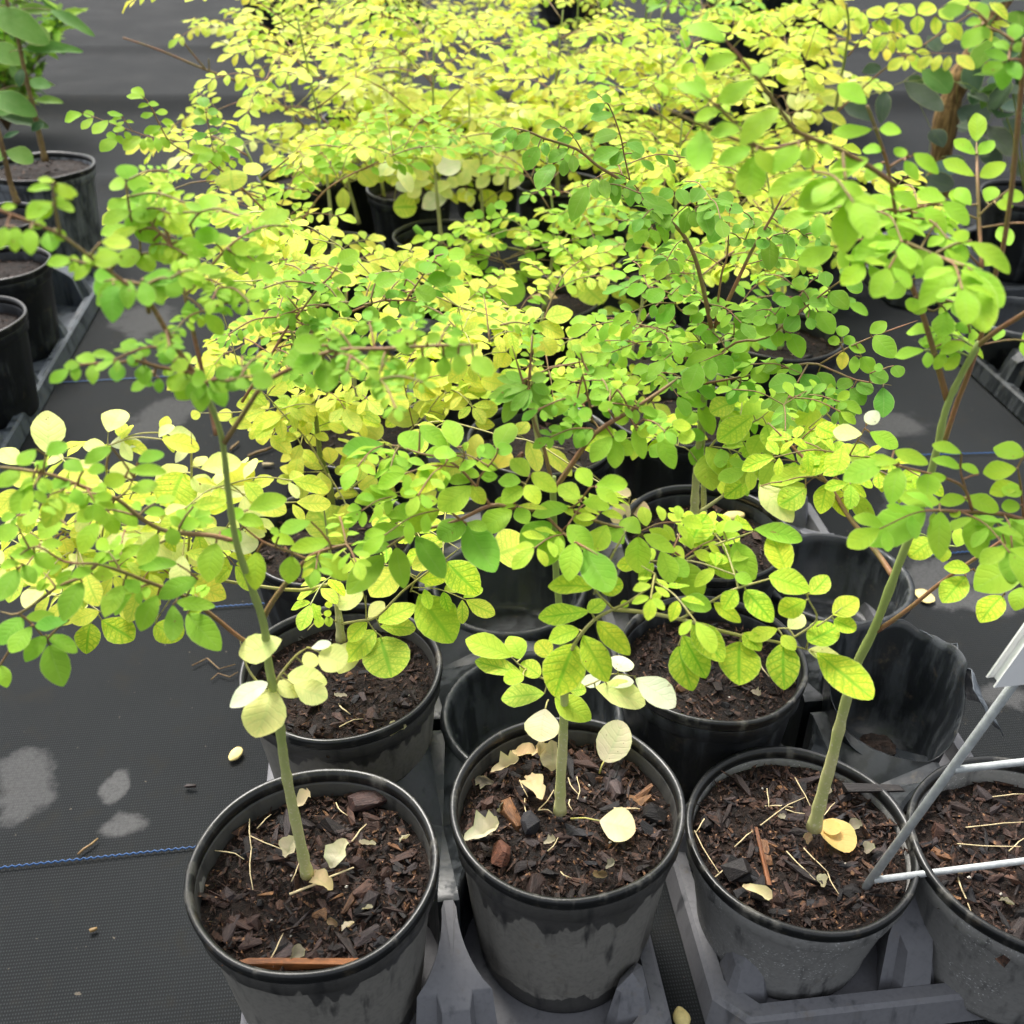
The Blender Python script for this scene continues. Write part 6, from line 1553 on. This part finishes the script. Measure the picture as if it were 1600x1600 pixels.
me = hull_mesh("bark_scrap", .012, .006, .004, 16, rg); o = link("bark_scrap", me, None, None, CHIPC[0] + (1,), Matrix.Translation(p + Vector((0, 0, .001)))); tag(o, 'small dark bark scrap on the cloth at the left', 'bark scrap')
p = on_z(845, 462, POTS['R6m'][2] + .004)
me = hull_mesh("bark_flake", .05, .032, .012, 20, rg); o = link("bark_flake", me, None, None, srgb(206, 174, 128) + (1,), Matrix.Translation(p) @ Matrix.Rotation(.5, 4, 'Z')); tag(o, 'large tan bark flake on the soil of the small looking pot', 'bark flake')


def twig(label, px0, py0, px1, py1, r, mat, wig=.3):
    a, c = on_z(px0, py0, .002), on_z(px1, py1, .002); d = c - a; s = Vector((-d.y, d.x, 0)) * .12 * wig
    m = MB(); m.tube([a, a.lerp(c, .3) + s, a.lerp(c, .65) - s * .6, c], [r, r, r * .9, r * .6], 6)
    return tag(m.build("dry_twig", mat), label, 'twig', 'dry twigs on the cloth')


twig('thick grey twig on the cloth behind the leaning front left stem', 388, 713, 429, 697, .0022, M_BROWN)
twig('short grey twig lying just beyond the thick one', 360, 703, 373, 690, .0020, M_BROWN)
twig('pale flat splinter near the grey twigs on the cloth', 410, 726, 428, 725, .0028, M_STRAW)
twig('brown twig scrap above the blue thread at the lower left', 122, 1335, 153, 1310, .0012, M_BROWN)
twig('curled dry rootlet on the cloth left of the second row pot', 300, 1040, 368, 1038, .0008, M_BROWN, 2)
twig('long thin dry rootlet beside the curled one', 330, 1062, 372, 1050, .0007, M_BROWN, 2)
twig('dark crumb of twig near the lower left corner', 140, 1455, 152, 1450, .0018, M_BROWN)


def sliver(label, key, reg, pts, r, color, h=.004, name="wood_sliver"):
    ox, oy, k = REG[reg]; z = POTS[key][2] + h
    P_ = [on_z(ox + x / k, oy + y / k, z) for x, y in pts]; d = P_[-1] - P_[0]; L = d.length
    rng = random.Random(int(pts[0][0])); me = hull_mesh(name, 1, r / L * 2.4, r / L * 1.6, 30, rng, r > .007)
    rot = d.to_track_quat('X', 'Z').to_matrix().to_4x4()
    o = link(name, me, None, None, color + (1,), Matrix.Translation(P_[0].lerp(P_[-1], .5)) @ rot @ Matrix.Scale(L * 1.1, 4)); return tag(o, label, 'wood sliver')


sliver('long orange brown wood sliver along the near rim of the front left pot', 'P1', 'F', [(357, 1506), (568, 1503)], .0036, srgb(140, 88, 48))
sliver('dark block of bark at the rear right of the front left pot', 'P1', 'F', [(540, 1258), (618, 1240)], .0080, srgb(74, 54, 50))
sliver('black splinter lying over the rear rim of the specked pot', 'P3', 'F', [(1320, 1232), (1418, 1234)], .0040, srgb(40, 36, 35), .010)
sliver('orange splinter standing left of the stem in the specked pot', 'P3', 'F', [(1180, 1285), (1201, 1378)], .0018, srgb(126, 80, 48))
sliver('reddish brown lump of bark at the near left of the front middle pot', 'P2', 'F', [(766, 1336), (800, 1334)], .0080, srgb(104, 66, 50), .005)
sliver('black charred knob left of the front middle stem', 'P2', 'F', [(813, 1286), (843, 1286)], .0080, srgb(46, 46, 50), .005)
for key, reg, segs in (('P3', 'Q3', [(380, 680, 580, 545), (260, 780, 345, 705), (75, 705, 180, 900), (120, 650, 80, 715), (495, 605, 600, 635), (540, 460, 610, 590), (580, 785, 690, 900), (690, 895, 735, 1000), (500, 800, 630, 935), (670, 640, 725, 575), (410, 510, 418, 595), (170, 920, 260, 840)]),
                       ('P2', 'Q2', [(925, 605, 1000, 520), (835, 470, 870, 550), (860, 555, 865, 640), (920, 610, 990, 618), (1060, 460, 1100, 540), (1100, 455, 1112, 560), (1068, 560, 1070, 612), (965, 800, 1020, 740), (1025, 895, 1070, 930)]),
                       ('P1', 'Q1', [(1340, 1000, 1640, 880), (1160, 730, 1315, 800), (1165, 780, 1160, 980), (995, 797, 1135, 830), (1155, 650, 1160, 800), (1250, 1305, 1315, 1180), (1190, 695, 1255, 630), (1555, 575, 1600, 640), (1350, 940, 1390, 850)]),
                       ('P4', 'Q3', [(1290, 765, 1585, 785), (1330, 690, 1600, 665), (1455, 548, 1600, 535), (1530, 800, 1600, 740)]), ('B1', 'Q2', [(0, 225, 108, 182), (285, 200, 380, 155)])):
    x0, y0, z0, root, soil = POTS[key]; ox, oy, k = REG[reg]; mi = root.matrix_basis.inverted()
    for (ax_, ay_, bx_, by_) in segs:
        A = on_z(ox + ax_ / k, oy + ay_ / k, z0 + .005); Bq = on_z(ox + bx_ / k, oy + by_ / k, z0 + .006); d = Bq - A
        rot = d.to_track_quat('X', 'Z').to_matrix().to_4x4(); w = .017 if (key, ax_) != ('P1', 1340) else .034
        link("straw", rc.choice(STRAWS), soil, None, None, mi @ Matrix.Translation(A.lerp(Bq, .5)) @ rot @ Matrix.Diagonal((d.length, w, w, 1)))
# scraps of old leaf and a few white grains on the soil of the front pots
for key, nsc in (('P1', 7), ('P2', 6), ('P3', 7), ('P4', 4), ('B1', 3), ('B2', 4)):
    x0, y0, z0, root, soil = POTS[key]; rng = random.Random(int(key[1]) * 31 + len(key) + (5 if key[0] == 'B' else 0)); sz_ = z0 - root.location.z
    for i in range(nsc):
        a, q = rng.uniform(0, 6.28), .062 * rng.random() ** .5; L = rng.uniform(.007, .014)
        mt = Matrix.Translation((q * math.cos(a), q * math.sin(a), sz_ + .0055)) @ Matrix.Rotation(rng.uniform(0, 6.28), 4, 'Z') @ Matrix.Rotation(rng.gauss(0, .5), 4, 'Y') @ Matrix.Diagonal((L * .75, L, L, 1))
        f_ = rng.uniform(.7, 1.1); c = srgb(*rng.choice(((176, 164, 146), (150, 138, 122), (196, 182, 158), (128, 104, 80))))
        link("leaf_scrap", rng.choice(LEAF['cur']), soil, None, (c[0] * f_, c[1] * f_, c[2] * f_, .1), mt)
    for i in range(5):
        a, q = rng.uniform(0, 6.28), .066 * rng.random() ** .5; L = rng.uniform(.0016, .003)
        mt = Matrix.Translation((q * math.cos(a), q * math.sin(a), sz_ + .0045)) @ Matrix.Rotation(rng.uniform(0, 6.28), 4, 'Z') @ Matrix.Scale(L, 4)
        link("white_grain", CHIPS[17 + i % 3], soil, None, srgb(226, 222, 208) + (1,), mt)
bpy.context.view_layer.update()
